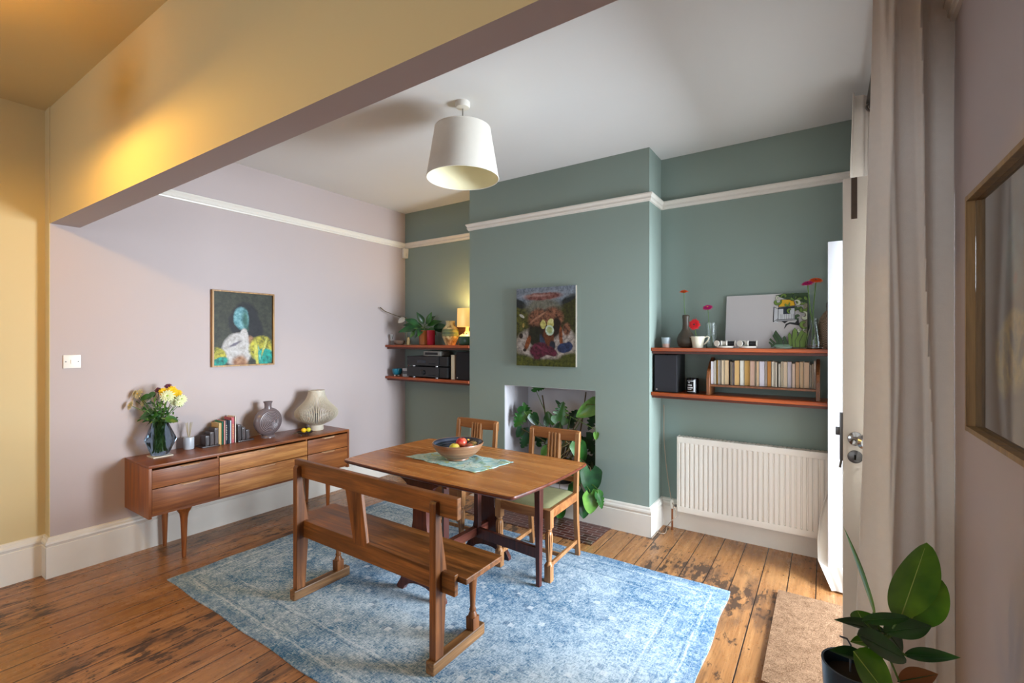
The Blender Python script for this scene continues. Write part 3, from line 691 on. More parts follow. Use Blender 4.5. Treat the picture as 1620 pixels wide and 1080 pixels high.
# bookends and books
M['ebony'] = wood('dark_carved_wood', '#231a1b', '#4b3a38', 'z', 1.5, .35)
def bookend(y0, s, label):
    t = thing('bookend', label, 'bookend', (-3.98, y0, TZ), 'carved book-shaped bookends')
    MB().box(-4.045, -3.925, y0, y0 + s * .125, TZ, TZ + .010, bev=.002).obj('base', M['ebony'], t)
    for k, (h, yo) in enumerate(((.088, .042), (.112, .074), (.138, .106))):
        b = MB().box(-4.035, -3.94, y0 + s * (yo - .014), y0 + s * (yo + .014), TZ + .010, TZ + h, bev=.004)
        b.box(-3.94, -3.937, y0 + s * (yo - .009), y0 + s * (yo + .009), TZ + .02, TZ + h - .012); b.obj('carved_book', M['ebony'], t)
bookend(1.640, 1, 'dark stepped bookend on the left of the sideboard books'); bookend(2.025, -1, 'dark stepped bookend on the right of the sideboard books')
pages = plain('book_pages', '#d9cfb5', .9)
def book(name, x0, x1, y0, y1, z0, z1, c, label, group, axis='y', spine='x1', cm=None):
    m = cm or plain('cover_' + c.strip('#'), c, .55, var=.04); t = .0022
    r = thing(name, label, 'book', ((x0 + x1) / 2, (y0 + y1) / 2, z0), group)
    b = MB()
    if axis == 'y':   # thickness along y, spine facing +x
        b.box(x0, x1, y0, y0 + t, z0, z1).box(x0, x1, y1 - t, y1, z0, z1).box(x1 - t, x1, y0, y1, z0, z1); b.obj('cover', m, r, smooth=0)
        MB().box(x0 + .004, x1 - t, y0 + t, y1 - t, z0 + .003, z1 - .003).obj('page_block', pages, r, smooth=0)
    else:             # thickness along x; fore-edge faces -y
        b.box(x0, x0 + t * .5, y0, y1, z0, z1).box(x1 - t * .5, x1, y0, y1, z0, z1).box(x0, x1, y1 - t, y1, z0, z1); b.obj('cover', m, r, smooth=0)
        MB().box(x0 + t * .5, x1 - t * .5, y0 + .002, y1 - t, z0 + .002, z1 - .002).obj('page_block', cm2 or pages, r, smooth=0)
    return r
cm2 = None
bk = [(.026, .172, '#c9a66a', 'tan hardback'), (.011, .182, '#0e7a5a', 'thin green book'), (.015, .186, '#c98c84', 'dusty pink paperback'), (.018, .186, '#1d2430', 'black-spined paperback with white lettering'),
      (.012, .186, '#16203a', 'navy thin book'), (.014, .182, '#b9cdd0', 'pale blue-grey book'), (.026, .205, '#b9555c', 'rose red book with gilt spine lettering'), (.011, .212, '#e6dccb', 'tall cream book')]
y = 1.760
for k, (w, h, c, nm) in enumerate(bk):
    r = book('book', -4.06, -3.945 + .003 * (k % 3), y, y + w - .001, TZ, TZ + h, c, nm + ' in the row between the bookends on the sideboard', 'books between the bookends')
    if k in (0, 3, 6):
        q = MB()
        for j in range(9 if k != 0 else 2): q.box(-3.9448 + .003 * (k % 3), -3.9438 + .003 * (k % 3), y + w * .32, y + w * (.62 + .08 * (j % 2)), TZ + .03 + j * .014, TZ + .038 + j * .014)
        q.obj('spine_lettering', plain('lettering', '#ddd6c4' if k == 3 else '#caa96a', .5), r, smooth=0)
    y += w
# round flask vase
FX, FY = -3.93, 2.144
b = MB(); zc = TZ + .135; R = .118
fm = Sh('mauve_grey_glaze', .25); X_, Y_, Z_ = fm.xyz(); q = fm.math('SQRT', fm.math('ADD', fm.math('POWER', Y_, 2), fm.math('POWER', fm.math('SUBTRACT', Z_, .135), 2)))
rg = fm.math('SINE', fm.math('MULTIPLY', q, 520)); rg = fm.math('MULTIPLY', rg, fm.mr(q, .080, .10, 1, 0)); fm.color(fm.mix(fm.mr(rg, -1, 1), '#3f3537', '#8d7d7e')); fm.bump(rg, .5, .003)
b.ball((0, 0, 0), R, 44, fm.m, (.52, 1, 1)); bmesh.ops.translate(b.bm, vec=(0, 0, .135), verts=b.bm.verts)
b.lathe([(.052, 0), (.05, .012), (.046, .018), (.05, .024), (.03, .032)], (0, 0, 0), 36, fm.m); b.lathe([(.030, .232), (.027, .26), (.028, .285), (.036, .30), (.036, .304), (.028, .302), (.022, .28)], (0, 0, 0), 36, fm.m)
o = b.obj('flask_vase', None, None, smooth=60, world=False); o.location = (FX, FY, TZ); props(o, 'round flat mauve-grey pottery vase with ringed face on the sideboard', 'vase')
# ribbed onion-shaped lamp shade
GX, GY = -3.888, 2.572
t = thing('ribbed_table_lamp', 'off-white onion-shaped lamp of bowed ribs at the right end of the sideboard', 'table lamp', (GX, GY, TZ))
rm = plain('off_white_ribs', '#cfc4b0', .5)
MB().lathe([(.060, 0), (.062, .004), (.060, .05), (.056, .054)], (GX, GY, TZ), 40).obj('base_ring', rm, t)
prof = [(.058, .048), (.085, .062), (.130, .082), (.168, .108), (.184, .135), (.188, .158), (.182, .182), (.160, .208), (.128, .238), (.102, .268), (.084, .298), (.074, .326), (.070, .352)]
b = MB()
for k in range(76):
    a = 2 * pi * k / 76; ca, sa = cos(a), sin(a); v = []; wv = .0026
    for (r_, z_) in prof:
        for (dr, dt) in ((-.0055, -wv), (.0015, -wv), (.0015, wv), (-.0055, wv)): v.append((GX + (r_ + dr) * ca - dt * sa, GY + (r_ + dr) * sa + dt * ca, TZ + z_))
    n = len(prof); f = []
    for i in range(n - 1):
        for j in range(4): j2 = (j + 1) % 4; f.append((i * 4 + j, i * 4 + j2, (i + 1) * 4 + j2, (i + 1) * 4 + j))
    b.faces(v, f)
b.lathe([(.0685, .346), (.072, .350), (.072, .364), (.0685, .364)], (GX, GY, TZ), 40)
b.obj('ribs', rm, t, smooth=60)
MB().lathe([(.030, .0), (.012, .03), (.010, .14), (.016, .15)], (GX, GY, TZ), 16).obj('lamp_stem', M['steel'], t)
# little fruit and its stand
HXx, HYy = -3.735, 2.36
t = thing('fruit_stand', 'small dark footed metal dish on the sideboard, by the ribbed lamp', 'dish', (HXx, HYy, TZ))
b = MB(); b.lathe([(.02, .016), (.055, .022), (.066, .032), (.066, .034), (.05, .026), (.001, .02)], (HXx, HYy, TZ), 28)
for k in range(3): a = k * 2.1 + .4; b.tube([(HXx + .03 * cos(a), HYy + .03 * sin(a), TZ + .02), (HXx + .036 * cos(a), HYy + .036 * sin(a), TZ + .001)], .004, 8)
b.obj('dish', M['ebony'], t)
b = MB(); b.leaf((HXx, HYy - .04, TZ + .03), (0, -1, .1), (0, 0, 1), .07, .035, m=M['stem_b']).leaf((HXx + .02, HYy + .04, TZ + .03), (.2, 1, -.1), (0, 0, 1), .055, .03, m=M['stem_b']); b.obj('metal_leaf', None, t, smooth=60, solid=.0015)
for (dx, dy, r, c, lab) in ((.012, -.018, .021, '#f2c21a', 'tiny yellow fruit on the dark dish, left one'), (.018, .022, .020, '#cfc530', 'tiny yellow-green fruit on the dark dish, right one')):
    b = MB().ball((HXx + dx, HYy + dy, TZ + .028 + r), r, 18, sc=(1, 1, .95)); solo(b, 'ornamental_fruit', plain('fruit_' + c[1:], c, .35, vs=20), lab, 'fruit', (HXx + dx, HYy + dy, TZ + .028), 'fruit on the little dish')

# ================================================================ PICTURES
def painting(name, W, H, base, layers, warp=.035, gloss=.55):
    """painted picture: soft-edged brushy ellipses in the picture's own (u, v) plane; layer = (u, v, ru, rv, turn, softness, colour, colour 2)"""
    s = Sh(name, gloss, spec=.35); X, Y, Z = s.xyz()
    nz = s.noise(scale=7, detail=4, rough=.7, color=True); n2 = s.noise(scale=30, detail=4, rough=.7)
    q = s.xyz(nz); u = s.math('ADD', s.math('DIVIDE', X, W), s.math('MULTIPLY', s.math('SUBTRACT', q[0], .5), warp * 2)); v = s.math('ADD', s.math('DIVIDE', Z, H), s.math('MULTIPLY', s.math('SUBTRACT', q[1], .5), warp * 2))
    f2 = s.mr(n2, .35, .65); col = s.mix(f2, *base); asp = H / W
    for (cu, cv, ru, rv, tn, sf, ca, cb) in layers:
        du = s.math('SUBTRACT', u, cu); dv = s.math('MULTIPLY', s.math('SUBTRACT', v, cv), asp); c_, s_ = cos(tn), sin(tn)
        a = s.math('DIVIDE', s.math('MULTIPLY_ADD', du, c_, s.math('MULTIPLY', dv, s_)), ru); b = s.math('DIVIDE', s.math('MULTIPLY_ADD', dv, c_, s.math('MULTIPLY', du, -s_)), rv * asp)
        d = s.math('SQRT', s.math('ADD', s.math('MULTIPLY', a, a), s.math('MULTIPLY', b, b)))
        col = s.mix(s.mr(d, 1 - sf, 1 + sf, 1, 0), col, s.mix(f2, ca, cb))
    s.color(col); s.bump(n2, .25, .002); return s.m
def frame_pic(loc, rz, W, H, T, D, m, mat, label, glassy):
    r = thing('framed_picture', label, 'picture', loc, rz=rz)
    b = MB(); b.box(0, T, -D, 0, 0, H, m).box(W - T, W, -D, 0, 0, H, m).box(T, W - T, -D, 0, 0, T, m).box(T, W - T, -D, 0, H - T, H, m); b.obj('frame', None, r, smooth=0, bevel=.001, world=False)
    MB().box(T, W - T, -D * .35, -.001, T, H - T).obj('painting', mat, r, smooth=0, world=False)
    if glassy: MB().box(T, W - T, -D * .62, -D * .62 + .002, T, H - T).obj('glass', M['pane'], r, smooth=0, world=False)
    return r
M['frame_g'] = wood('gilt_wood_frame', '#8a6236', '#c09558', 'z', 1.5, .4); M['frame_o'] = wood('pale_oak_frame', '#7a5d3b', '#ab8858', 'z', 1.5, .45)
# generic abstract compositions in the colours of the two prints
K = ('#0b0c10', '#1d1c20'); TL = ('#356f78', '#7fb0b8'); PA = ('#9c9690', '#c6c3c2'); GO = ('#4f5214', '#c3b93c'); JA = ('#05504a', '#17a394'); SK = ('#7c5238', '#a98060'); YE = ('#5e561f', '#c2ab3c')
mL = painting('left_print', .507, .622, ('#24261d', '#3d3e30'), [(.52, .66, .21, .20, 0, .12, *K), (.66, .52, .15, .26, .25, .15, *K), (.36, .56, .10, .16, .2, .2, *K), (.46, .64, .12, .15, .1, .12, *TL), (.52, .62, .05, .13, .1, .5, '#1f4a4c', '#3d6c5c'),
   (.40, .22, .24, .22, -.15, .08, *PA), (.50, .40, .07, .10, 0, .15, *PA), (.62, .33, .05, .07, .3, .3, *SK), (.78, .24, .20, .17, -.2, .12, *GO), (.84, .12, .16, .11, .1, .12, *JA), (.70, .16, .03, .17, .1, .3, '#cfc860', '#a7a83a'), (.84, .26, .02, .12, -.3, .3, '#d7d070', '#7d8a2a'), (.76, .12, .015, .12, .2, .4, '#7fd8c8', '#0c6a60'),
   (.09, .14, .13, .12, .5, .12, *GO), (.10, .05, .16, .06, .3, .15, *JA), (.44, .05, .12, .09, 0, .3, *SK), (.36, .30, .10, .015, .5, .4, '#5b5560', '#6d6672')])
frame_pic((XL + .001, 1.766, 1.287), pi / 2, .507, .622, .012, .028, M['frame_g'], mL, 'framed print with a teal oval and green-gold folds on the left blush wall', False)
mR = painting('right_print', .462, .618, ('#282620', '#3a372e'), [(.55, .66, .22, .24, 0, .15, '#0d0f10', '#1b1c1c'), (.42, .44, .12, .24, .1, .2, '#101111', '#1b1c1c'), (.58, .68, .12, .15, 0, .12, '#1d4350', '#3f6f78'), (.60, .60, .03, .02, 0, .3, '#5d2a2c', '#703a38'),
   (.60, .36, .24, .13, 0, .12, *YE), (.40, .28, .10, .13, .4, .15, *YE), (.86, .28, .08, .13, -.3, .15, *YE), (.60, .26, .09, .09, 0, .3, *YE), (.55, .38, .03, .05, .6, .3, '#3d3c1e', '#29281c'), (.68, .36, .03, .06, -.5, .3, '#3d3c1e', '#29281c'), (.50, .30, .02, .05, .2, .3, '#3d3c1e', '#29281c'), (.76, .30, .02, .06, .4, .3, '#3d3c1e', '#29281c'), (.62, .12, .28, .10, 0, .3, '#2c2420', '#43362c')])
frame_pic((XR - .004, 1.706, 1.262), -pi / 2, .462, .618, .013, .048, M['frame_o'], mR, 'deep oak-framed dark print with yellow on the right wall beside the curtain', True)
# unframed canvas on the chimney breast
W_, H_ = .588, .686
DK = ('#0f0c0b', '#241813'); GN = ('#1b210c', '#4a4b1a'); GR_ = ('#6d645e', '#b4a9a0'); NE = ('#2c1710', '#8f6048'); WI = ('#2a0a12', '#62203a'); NV = ('#0e1730', '#2d3d62'); CU = ('#8d8a42', '#c9c178'); RU = ('#45200f', '#8c4c28')
mC = painting('oil_canvas', W_, H_, ('#4d555e', '#7f8a98'), [(.5, .28, .75, .52, 0, .05, *GN), (.97, .62, .22, .26, .2, .1, '#171a0c', '#3b3d16'), (.03, .62, .16, .20, 0, .1, '#20240f', '#5b5c22'), (.05, .80, .14, .05, -.4, .2, '#141a1d', '#20292b'), (.90, .84, .14, .04, .4, .2, '#141a1d', '#20292b'),
   (.50, .26, .52, .17, 0, .15, *GR_), (.22, .36, .2, .1, .3, .3, *GR_), (.85, .38, .14, .08, -.2, .3, *GR_), (.46, .76, .27, .12, 0, .35, '#4f5046', '#77766a'), (.50, .90, .38, .05, 0, .5, '#6f7680', '#8f949a'), (.46, .885, .31, .050, .03, .18, '#4a1f1d', '#8c5c54'), (.40, .90, .2, .015, .03, .6, '#8c6a62', '#a0807a'),
   (.50, .48, .28, .16, 0, .15, *DK), (.37, .62, .16, .11, .35, .18, *NE), (.64, .62, .17, .12, -.3, .18, *NE), (.33, .60, .10, .012, .6, .4, '#a57a60', '#7a5444'), (.42, .64, .10, .012, .5, .4, '#a57a60', '#7a5444'), (.62, .64, .10, .012, -.5, .4, '#8a5a44', '#6a4434'), (.70, .52, .07, .10, 0, .2, *DK), (.33, .38, .12, .13, 0, .15, '#0d120c', '#1e2416'), (.56, .36, .09, .14, 0, .15, '#3c1e10', '#6a3a20'),
   (.20, .29, .04, .10, -.35, .15, *RU), (.77, .36, .03, .14, .08, .15, *RU), (.86, .46, .06, .08, 0, .2, *NE), (.15, .20, .03, .02, 0, .2, *DK), (.46, .30, .04, .10, .3, .2, '#1b2433', '#33425a'), (.62, .26, .05, .06, 0, .2, '#0f1722', '#1f2c3c'),
   (.40, .20, .16, .10, .15, .1, *WI), (.56, .19, .16, .055, -.25, .1, *WI), (.37, .12, .06, .06, 0, .15, *WI), (.45, .22, .12, .012, -.5, .5, '#7d3550', '#4a1424'), (.82, .23, .12, .06, .05, .1, *NV), (.90, .26, .05, .05, .4, .15, *NV), (.47, .53, .05, .055, 0, .1, *CU), (.60, .54, .055, .055, 0, .1, *CU), (.61, .575, .04, .03, 0, .12, '#b8b472', '#d6d29a'), (.58, .46, .068, .065, 0, .08, '#8aa58c', '#d3dfcf'), (.58, .465, .045, .042, 0, .12, '#7f8f58', '#a8b07a'),
   (.10, .64, .05, .018, -.5, .12, '#8d8a80', '#c8c6bc'), (.08, .38, .035, .035, 0, .15, *DK), (.13, .52, .02, .03, 0, .2, '#a58a4a', '#7a6a30'), (.5, .03, .55, .055, 0, .25, '#1f250d', '#555a1f'), (.12, .08, .16, .05, 0, .3, '#2a3010', '#5d611f'), (.9, .10, .14, .06, 0, .3, '#262c0f', '#4e521c')], .03, .4)
r = thing('canvas_painting', 'unframed oil canvas of cups and cloths in a landscape above the fireplace', 'painting', (-2.317, 3.56, 1.277))
MB().box(0, W_, -.030, -.0275, 0, H_).obj('painted_face', mC, r, smooth=0, world=False)
MB().box(0, W_, -.0275, -.001, 0, H_).obj('canvas_edge', plain('raw_canvas_edge', '#8e8578', .9, var=.3, vs=50), r, smooth=0, world=False)

# ================================================================ DINING TABLE
tb = thing('dining_table', 'oval-ended drop-leaf dining table with golden top and dark red-brown legs', 'table', (-1.88, 2.26, 0))
def corner(cx, cy, r, a0, n=7): return [(cx + r * cos(a0 + pi / 2 * k / n), cy + r * sin(a0 + pi / 2 * k / n)) for k in range(n + 1)]
X0, X1, Y0, Y1 = -2.572, -1.196, 1.846, 2.68
pts = []
def bow(p, q, off, n=12):
    p = Vector(p); q = Vector(q); d = (q - p).normalized(); nm = Vector((d.y, -d.x)); return [tuple(p + (q - p) * (k / n) + nm * off * (1 - (2 * k / n - 1) ** 2)) for k in range(1, n)]
cs = [(X0 + .03, Y0 + .03), (X1 - .075, Y0 + .03), (X1 - .035, Y1 - .03), (X0 + .035, Y1 - .03)]
def ring(ins=0):
    out = []; R = .035 - ins
    cc = [(X0 + .055, Y0 + .055, pi), (X1 - .085, Y0 + .055, 1.5 * pi), (X1 - .055, Y1 - .055, 0), (X0 + .06, Y1 - .055, .5 * pi)]
    A = [corner(x, y, R, a) for x, y, a in cc]
    for k in range(4): out += A[k] + bow(A[k][-1], A[(k + 1) % 4][0], .016 if k % 2 == 0 else .022)
    return out
def slab(rings, m_top, m_edge):
    b = MB(); n = len(rings[0][0]); v = []
    for pl, z in rings: v += [(x, y, z) for x, y in pl]
    f = [tuple(range(n))[::-1]]; b.faces(v, f + [(i * n + k, i * n + (k + 1) % n, (i + 1) * n + (k + 1) % n, (i + 1) * n + k) for i in range(len(rings) - 1) for k in range(n)], m_edge)
    b.faces([(x, y, rings[-1][1] + .00005) for x, y in rings[-1][0]], [tuple(range(n))], m_top); return b
edge = wood('table_edge_wood', '#4a2015', '#7a3a20', 'x', 1, .3)
b = slab([(ring(.014), .722), (ring(.002), .732), (ring(0), .738), (ring(.003), .7445), (ring(.006), .745)], M['table'], edge)
b.obj('tabletop', None, tb, smooth=40)
b = MB()
for xx in (-1.757, -2.10): b.box(xx - .0006, xx + .0006, Y0 + .006, Y1 - .006, .7452, .7456)
b.obj('leaf_joint', plain('joint_line', '#4a2412', .6), tb, smooth=0)
def trestle(yc):
    h = .016; xc = -1.972
    P = [(.188, 0), (.190, .018), (.178, .035), (.158, .065), (.143, .10), (.128, .15), (.112, .21), (.092, .28), (.070, .35), (.056, .43), (.054, .52), (.075, .60), (.11, .645), (.16, .672), (.17, .70), (.17, .721)]
    arch = [(.140, 0), (.122, .026), (.09, .047), (.05, .06), (0, .064)]
    outl = [(xc + x, z) for x, z in P] + [(xc - x, z) for x, z in P[::-1]] + [(xc - x, z) for x, z in arch] + [(xc + x, z) for x, z in arch[::-1][1:]]
    MB().prism([(x, z + .0068) for x, z in outl], yc - h, yc + h, 'y').obj('trestle', M['maroon'], tb, smooth=30, bevel=.002)
trestle(1.985); trestle(2.635)
MB().box(-1.992, -1.952, 2.0, 2.62, .185, .24).obj('stretcher', M['maroon_y'], tb, smooth=0, bevel=.002)
for xx in (-2.10, -1.80): MB().box(xx - .012, xx + .012, 2.0, 2.62, .655, .722).obj('apron', M['maroon_y'], tb, smooth=0)
def gate(px_, py_, lx, ly):
    d = Vector((lx - px_, ly - py_)); L = d.length; d.normalize(); nm = Vector((-d.y, d.x)); ang = math.atan2(d.y, d.x)
    mx = Matrix.Translation((px_, py_, 0)) @ Matrix.Rotation(ang, 4, 'Z')
    g = MB()
    tp = lambda h0, h1, z0, z1, x: g.hexa([mx @ Vector(q) for q in ((x - h0, -h0, z0), (x + h0, -h0, z0), (x + h0, h0, z0), (x - h0, h0, z0))], [mx @ Vector(q) for q in ((x - h1, -h1, z1), (x + h1, -h1, z1), (x + h1, h1, z1), (x - h1, h1, z1))])
    tp(.013, .021, .0065, .62, L); tp(.021, .021, .62, .721, L); g.obj('leg', M['maroon'], tb, smooth=0, bevel=.002)
    g = MB(); g.box(-.018, .018, -.018, .018, .2405, .70, mx=mx); g.obj('pivot_post', M['maroon'], tb, smooth=0, bevel=.002)
    g = MB(); g.box(-.01, L - .016, -.013, .013, .175, .24, mx=mx); g.obj('gate_rail', M['maroon'], tb, smooth=0, bevel=.002)
    g = MB(); g.box(.018, L - .02, -.011, .011, .655, .70, mx=mx); g.obj('gate_rail', M['maroon'], tb, smooth=0, bevel=.002)
gate(-1.955, 2.50, -1.449, 2.455); gate(-1.99, 2.215, -2.42, 2.43)
b = MB(); b.tube([(-2.03, 2.0, .70), (-2.06, 1.99, .66), (-2.08, 2.0, .63), (-2.14, 2.02, .62)], .006); b.obj('leaf_bracket', M['chrome'], tb)

# tea towel with folds, patterned
tw = Sh('patterned_tea_towel', .9); n1 = tw.noise(scale=16, detail=4, rough=.6, dist=1.2); n2 = tw.noise(tw.map((1, 1, 1), loc=(4, 2, 0)), 11, 3, .5, 1.5); n3 = tw.noise(tw.map((1, 1, 1), loc=(9, 5, 0)), 26, 3, .5, 2)
cc = tw.mix(tw.mr(n1, .42, .6), '#8fbcbd', '#c9dcd3'); cc = tw.mix(tw.mr(n2, .60, .66, 0, .8), cc, '#b9bd3a'); cc = tw.mix(tw.mr(n3, .64, .67, 0, .85), cc, '#1d2c2e'); cc = tw.mix(tw.mr(tw.noise(tw.map((1, 1, 1), loc=(1, 8, 0)), 14, 2, .5, 1), .62, .68, 0, .6), cc, '#5f8f6a')
tw.color(cc)
A, B_, C_, D_ = Vector((-2.262, 2.135)), Vector((-1.655, 2.092)), Vector((-1.598, 2.405)), Vector((-2.15, 2.42)); b = MB(); v = []; nx, ny = 60, 36
for i in range(nx + 1):
    for j in range(ny + 1):
        u, w = i / nx, j / ny; p = (A * (1 - u) + B_ * u) * (1 - w) + (D_ * (1 - u) + C_ * u) * w
        z = .7475 + max(0, .0045 * sin(u * 9 + w * 3) * sin(w * 7 + u * 4)) + .006 * max(0, sin(u * 14 + w * 9)) * max(0, (u - .62)) * 1.2; e = .004 * sin(u * 30 + w * 20) * (1 if j in (0, ny) or i in (0, nx) else 0)
        if .42 ** 2 > ((p.x + 1.93) / .30) ** 2 + ((p.y - 2.26) / .30) ** 2: z = .7475
        v.append((p.x + e, p.y + e, z))
b.faces(v, [(i * (ny + 1) + j, (i + 1) * (ny + 1) + j, (i + 1) * (ny + 1) + j + 1, i * (ny + 1) + j + 1) for i in range(nx) for j in range(ny)])
solo(b, 'tea_towel', tw.m, 'pale blue patterned tea towel laid under the fruit bowl', 'tea towel', (-1.93, 2.25, .7475), smooth=60, solid=.002)
# fruit bowl
BX, BY, BZ = -1.938, 2.275, .7492
bl = thing('fruit_bowl', 'wide brown stoneware bowl of apples on the dining table', 'bowl', (BX, BY, BZ))
bm_ = Sh('brown_stoneware', .35); X_, Y_, Z_ = bm_.xyz(); ringn = bm_.noise(bm_.comb(0.0, 0.0, bm_.math('MULTIPLY', Z_, 60)), 1, 3); bm_.color(bm_.mix(bm_.mr(ringn, .35, .65), '#6a4630', '#a37c5c')); bm_.bump(ringn, .4, .003)
bi = Sh('blue_black_glaze', .15); X_, Y_, Z_ = bi.xyz(); rn = bi.noise(bi.comb(0.0, 0.0, bi.math('MULTIPLY', Z_, 90)), 1, 2); bi.color(bi.mix(bi.mr(rn, .4, .6), '#14161d', '#4b5262'))
b = MB(); b.lathe([(.066, 0), (.070, .004), (.068, .01), (.105, .03), (.140, .062), (.158, .092), (.163, .104), (.161, .109), (.155, .108)], (BX, BY, BZ), 64, bm_.m, cap=False); b.lathe([(.155, .108), (.150, .096), (.130, .060), (.09, .03), (.04, .018), (.0005, .016)], (BX, BY, BZ), 64, bi.m, cap=False); b.lathe([(.066, 0), (.0005, .001)], (BX, BY, BZ), 64, bm_.m, cap=False)
b.obj('bowl_body', None, bl, smooth=60)
def apple(x, y, z, r, c1, c2, label, cat='apple', nm='apple'):
    s = Sh('apple_skin_' + c1[1:], .3); s.color(s.mix(s.mr(s.noise(scale=14, detail=2), .42, .58), c1, c2)); t = thing(nm, label, cat, (x, y, z - r), 'fruit in the brown bowl')
    prof = []
    for k in range(17): a = pi * k / 16; rr = r * sin(a) * (1 + .06 * cos(a)); zz = -r * .92 * cos(a) - (r * .22 * math.exp(-(sin(a) * 3.2) ** 2) * (1 if cos(a) < 0 else -.5)); prof.append((max(rr, .0004), zz))
    MB().lathe(prof, (x, y, z), 24).obj('skin', s.m, t, smooth=80); MB().tube([(x, y, z + r * .6), (x + .003, y, z + r * 1.1)], .0014, 6).obj('stalk', M['stem_b'], t)
F = lambda x, y: on_z(x, y, BZ + .09)
for (x, y, r, c1, c2, lab, nm) in ((719, 706, .034, '#cfc63f', '#d9b35a', 'yellow apple at the left of the brown bowl', 'apple'), (730, 702, .036, '#b51c22', '#d96a4a', 'bright red apple in the middle of the brown bowl', 'apple'), (742, 706, .034, '#8f3f2c', '#b5673f', 'russet red apple between the red and yellow ones in the bowl', 'apple'), (753, 702, .034, '#7a5a34', '#9b7c46', 'brown russet fruit at the back right of the bowl', 'apple'), (751, 706, .026, '#d8c93a', '#b9c24a', 'small yellow-green apple at the right rim of the bowl', 'apple')):
    p = F(x, y); dx, dy = p.x - BX, p.y - BY; k = min(1, .095 / max(.01, sqrt(dx * dx + dy * dy))); apple(BX + dx * k, BY + dy * k, BZ + .080 + (.02 if r > .035 else 0), r, c1, c2, lab)

# ================================================================ BENCH
bn = thing('wooden_bench', 'old dark oak bench with a low back and sledge feet at the table', 'bench', (-2.0, 1.72, 0))
Z0 = .0068
def plank(name, x0, x1, y0, y1, z0, z1, m, bev=.003, parent=None): return MB().box(x0, x1, y0, y1, z0, z1).obj(name, m, parent or bn, smooth=0, bevel=bev)
plank('backrest', -2.60, -1.345, 1.574, 1.604, .705, .803, M['oak_d'], .005)
plank('seat', -2.665, -1.325, 1.612, 1.893, .412, .440, M['oak_d'], .004)
plank('seat_rail', -2.61, -1.372, 1.588, 1.612, .355, .452, M['oak_d'], .003)
MB().hexa([(-2.075, 1.588, .43), (-1.965, 1.588, .43), (-1.965, 1.606, .43), (-2.075, 1.606, .43)], [(-2.135, 1.580, .715), (-2.005, 1.580, .715), (-2.005, 1.600, .715), (-2.135, 1.600, .715)]).obj('splat', M['oak_dz'], bn, smooth=0, bevel=.002)
for xc in (-2.545, -1.467):
    plank('foot', xc - .024, xc + .024, 1.527, 1.905, Z0, .064, M['oak_dy'], .006)
    prof = [(1.553, .064), (1.612, .064), (1.628, .30), (1.634, .45), (1.606, .60), (1.590, .745), (1.584, .772), (1.566, .776), (1.556, .765), (1.552, .70), (1.553, .40)]
    prof = [(1.545 if p[0] < 1.56 else p[0] - .012 if p[1] > .6 else p[0] - .012, p[1]) for p in prof]
    MB().prism(prof, xc - .019, xc + .019, 'x').obj('post', M['oak_dz'], bn, smooth=30, bevel=.003)
    b = MB(); yc = 1.835
    b.box(xc - .024, xc + .024, yc - .024, yc + .024, .064, .125, bev=.004)
    b.lathe([(.033 * .7, .120), (.021, .135), (.014, .150), (.018, .158), (.013, .170), (.015, .22), (.020, .29), (.023, .32), (.020, .335), (.014, .345), (.018, .352), (.016, .36), (.022, .365), (.024, .372)], (xc, yc, 0), 20)
    b.box(xc - .022, xc + .022, yc - .022, yc + .022, .366, .412, bev=.003); b.obj('leg', M['oak_dz'], bn, smooth=50)
    plank('bearer', xc - .018, xc + .018, 1.612, 1.88, .372, .412, M['oak_dy'], .002)

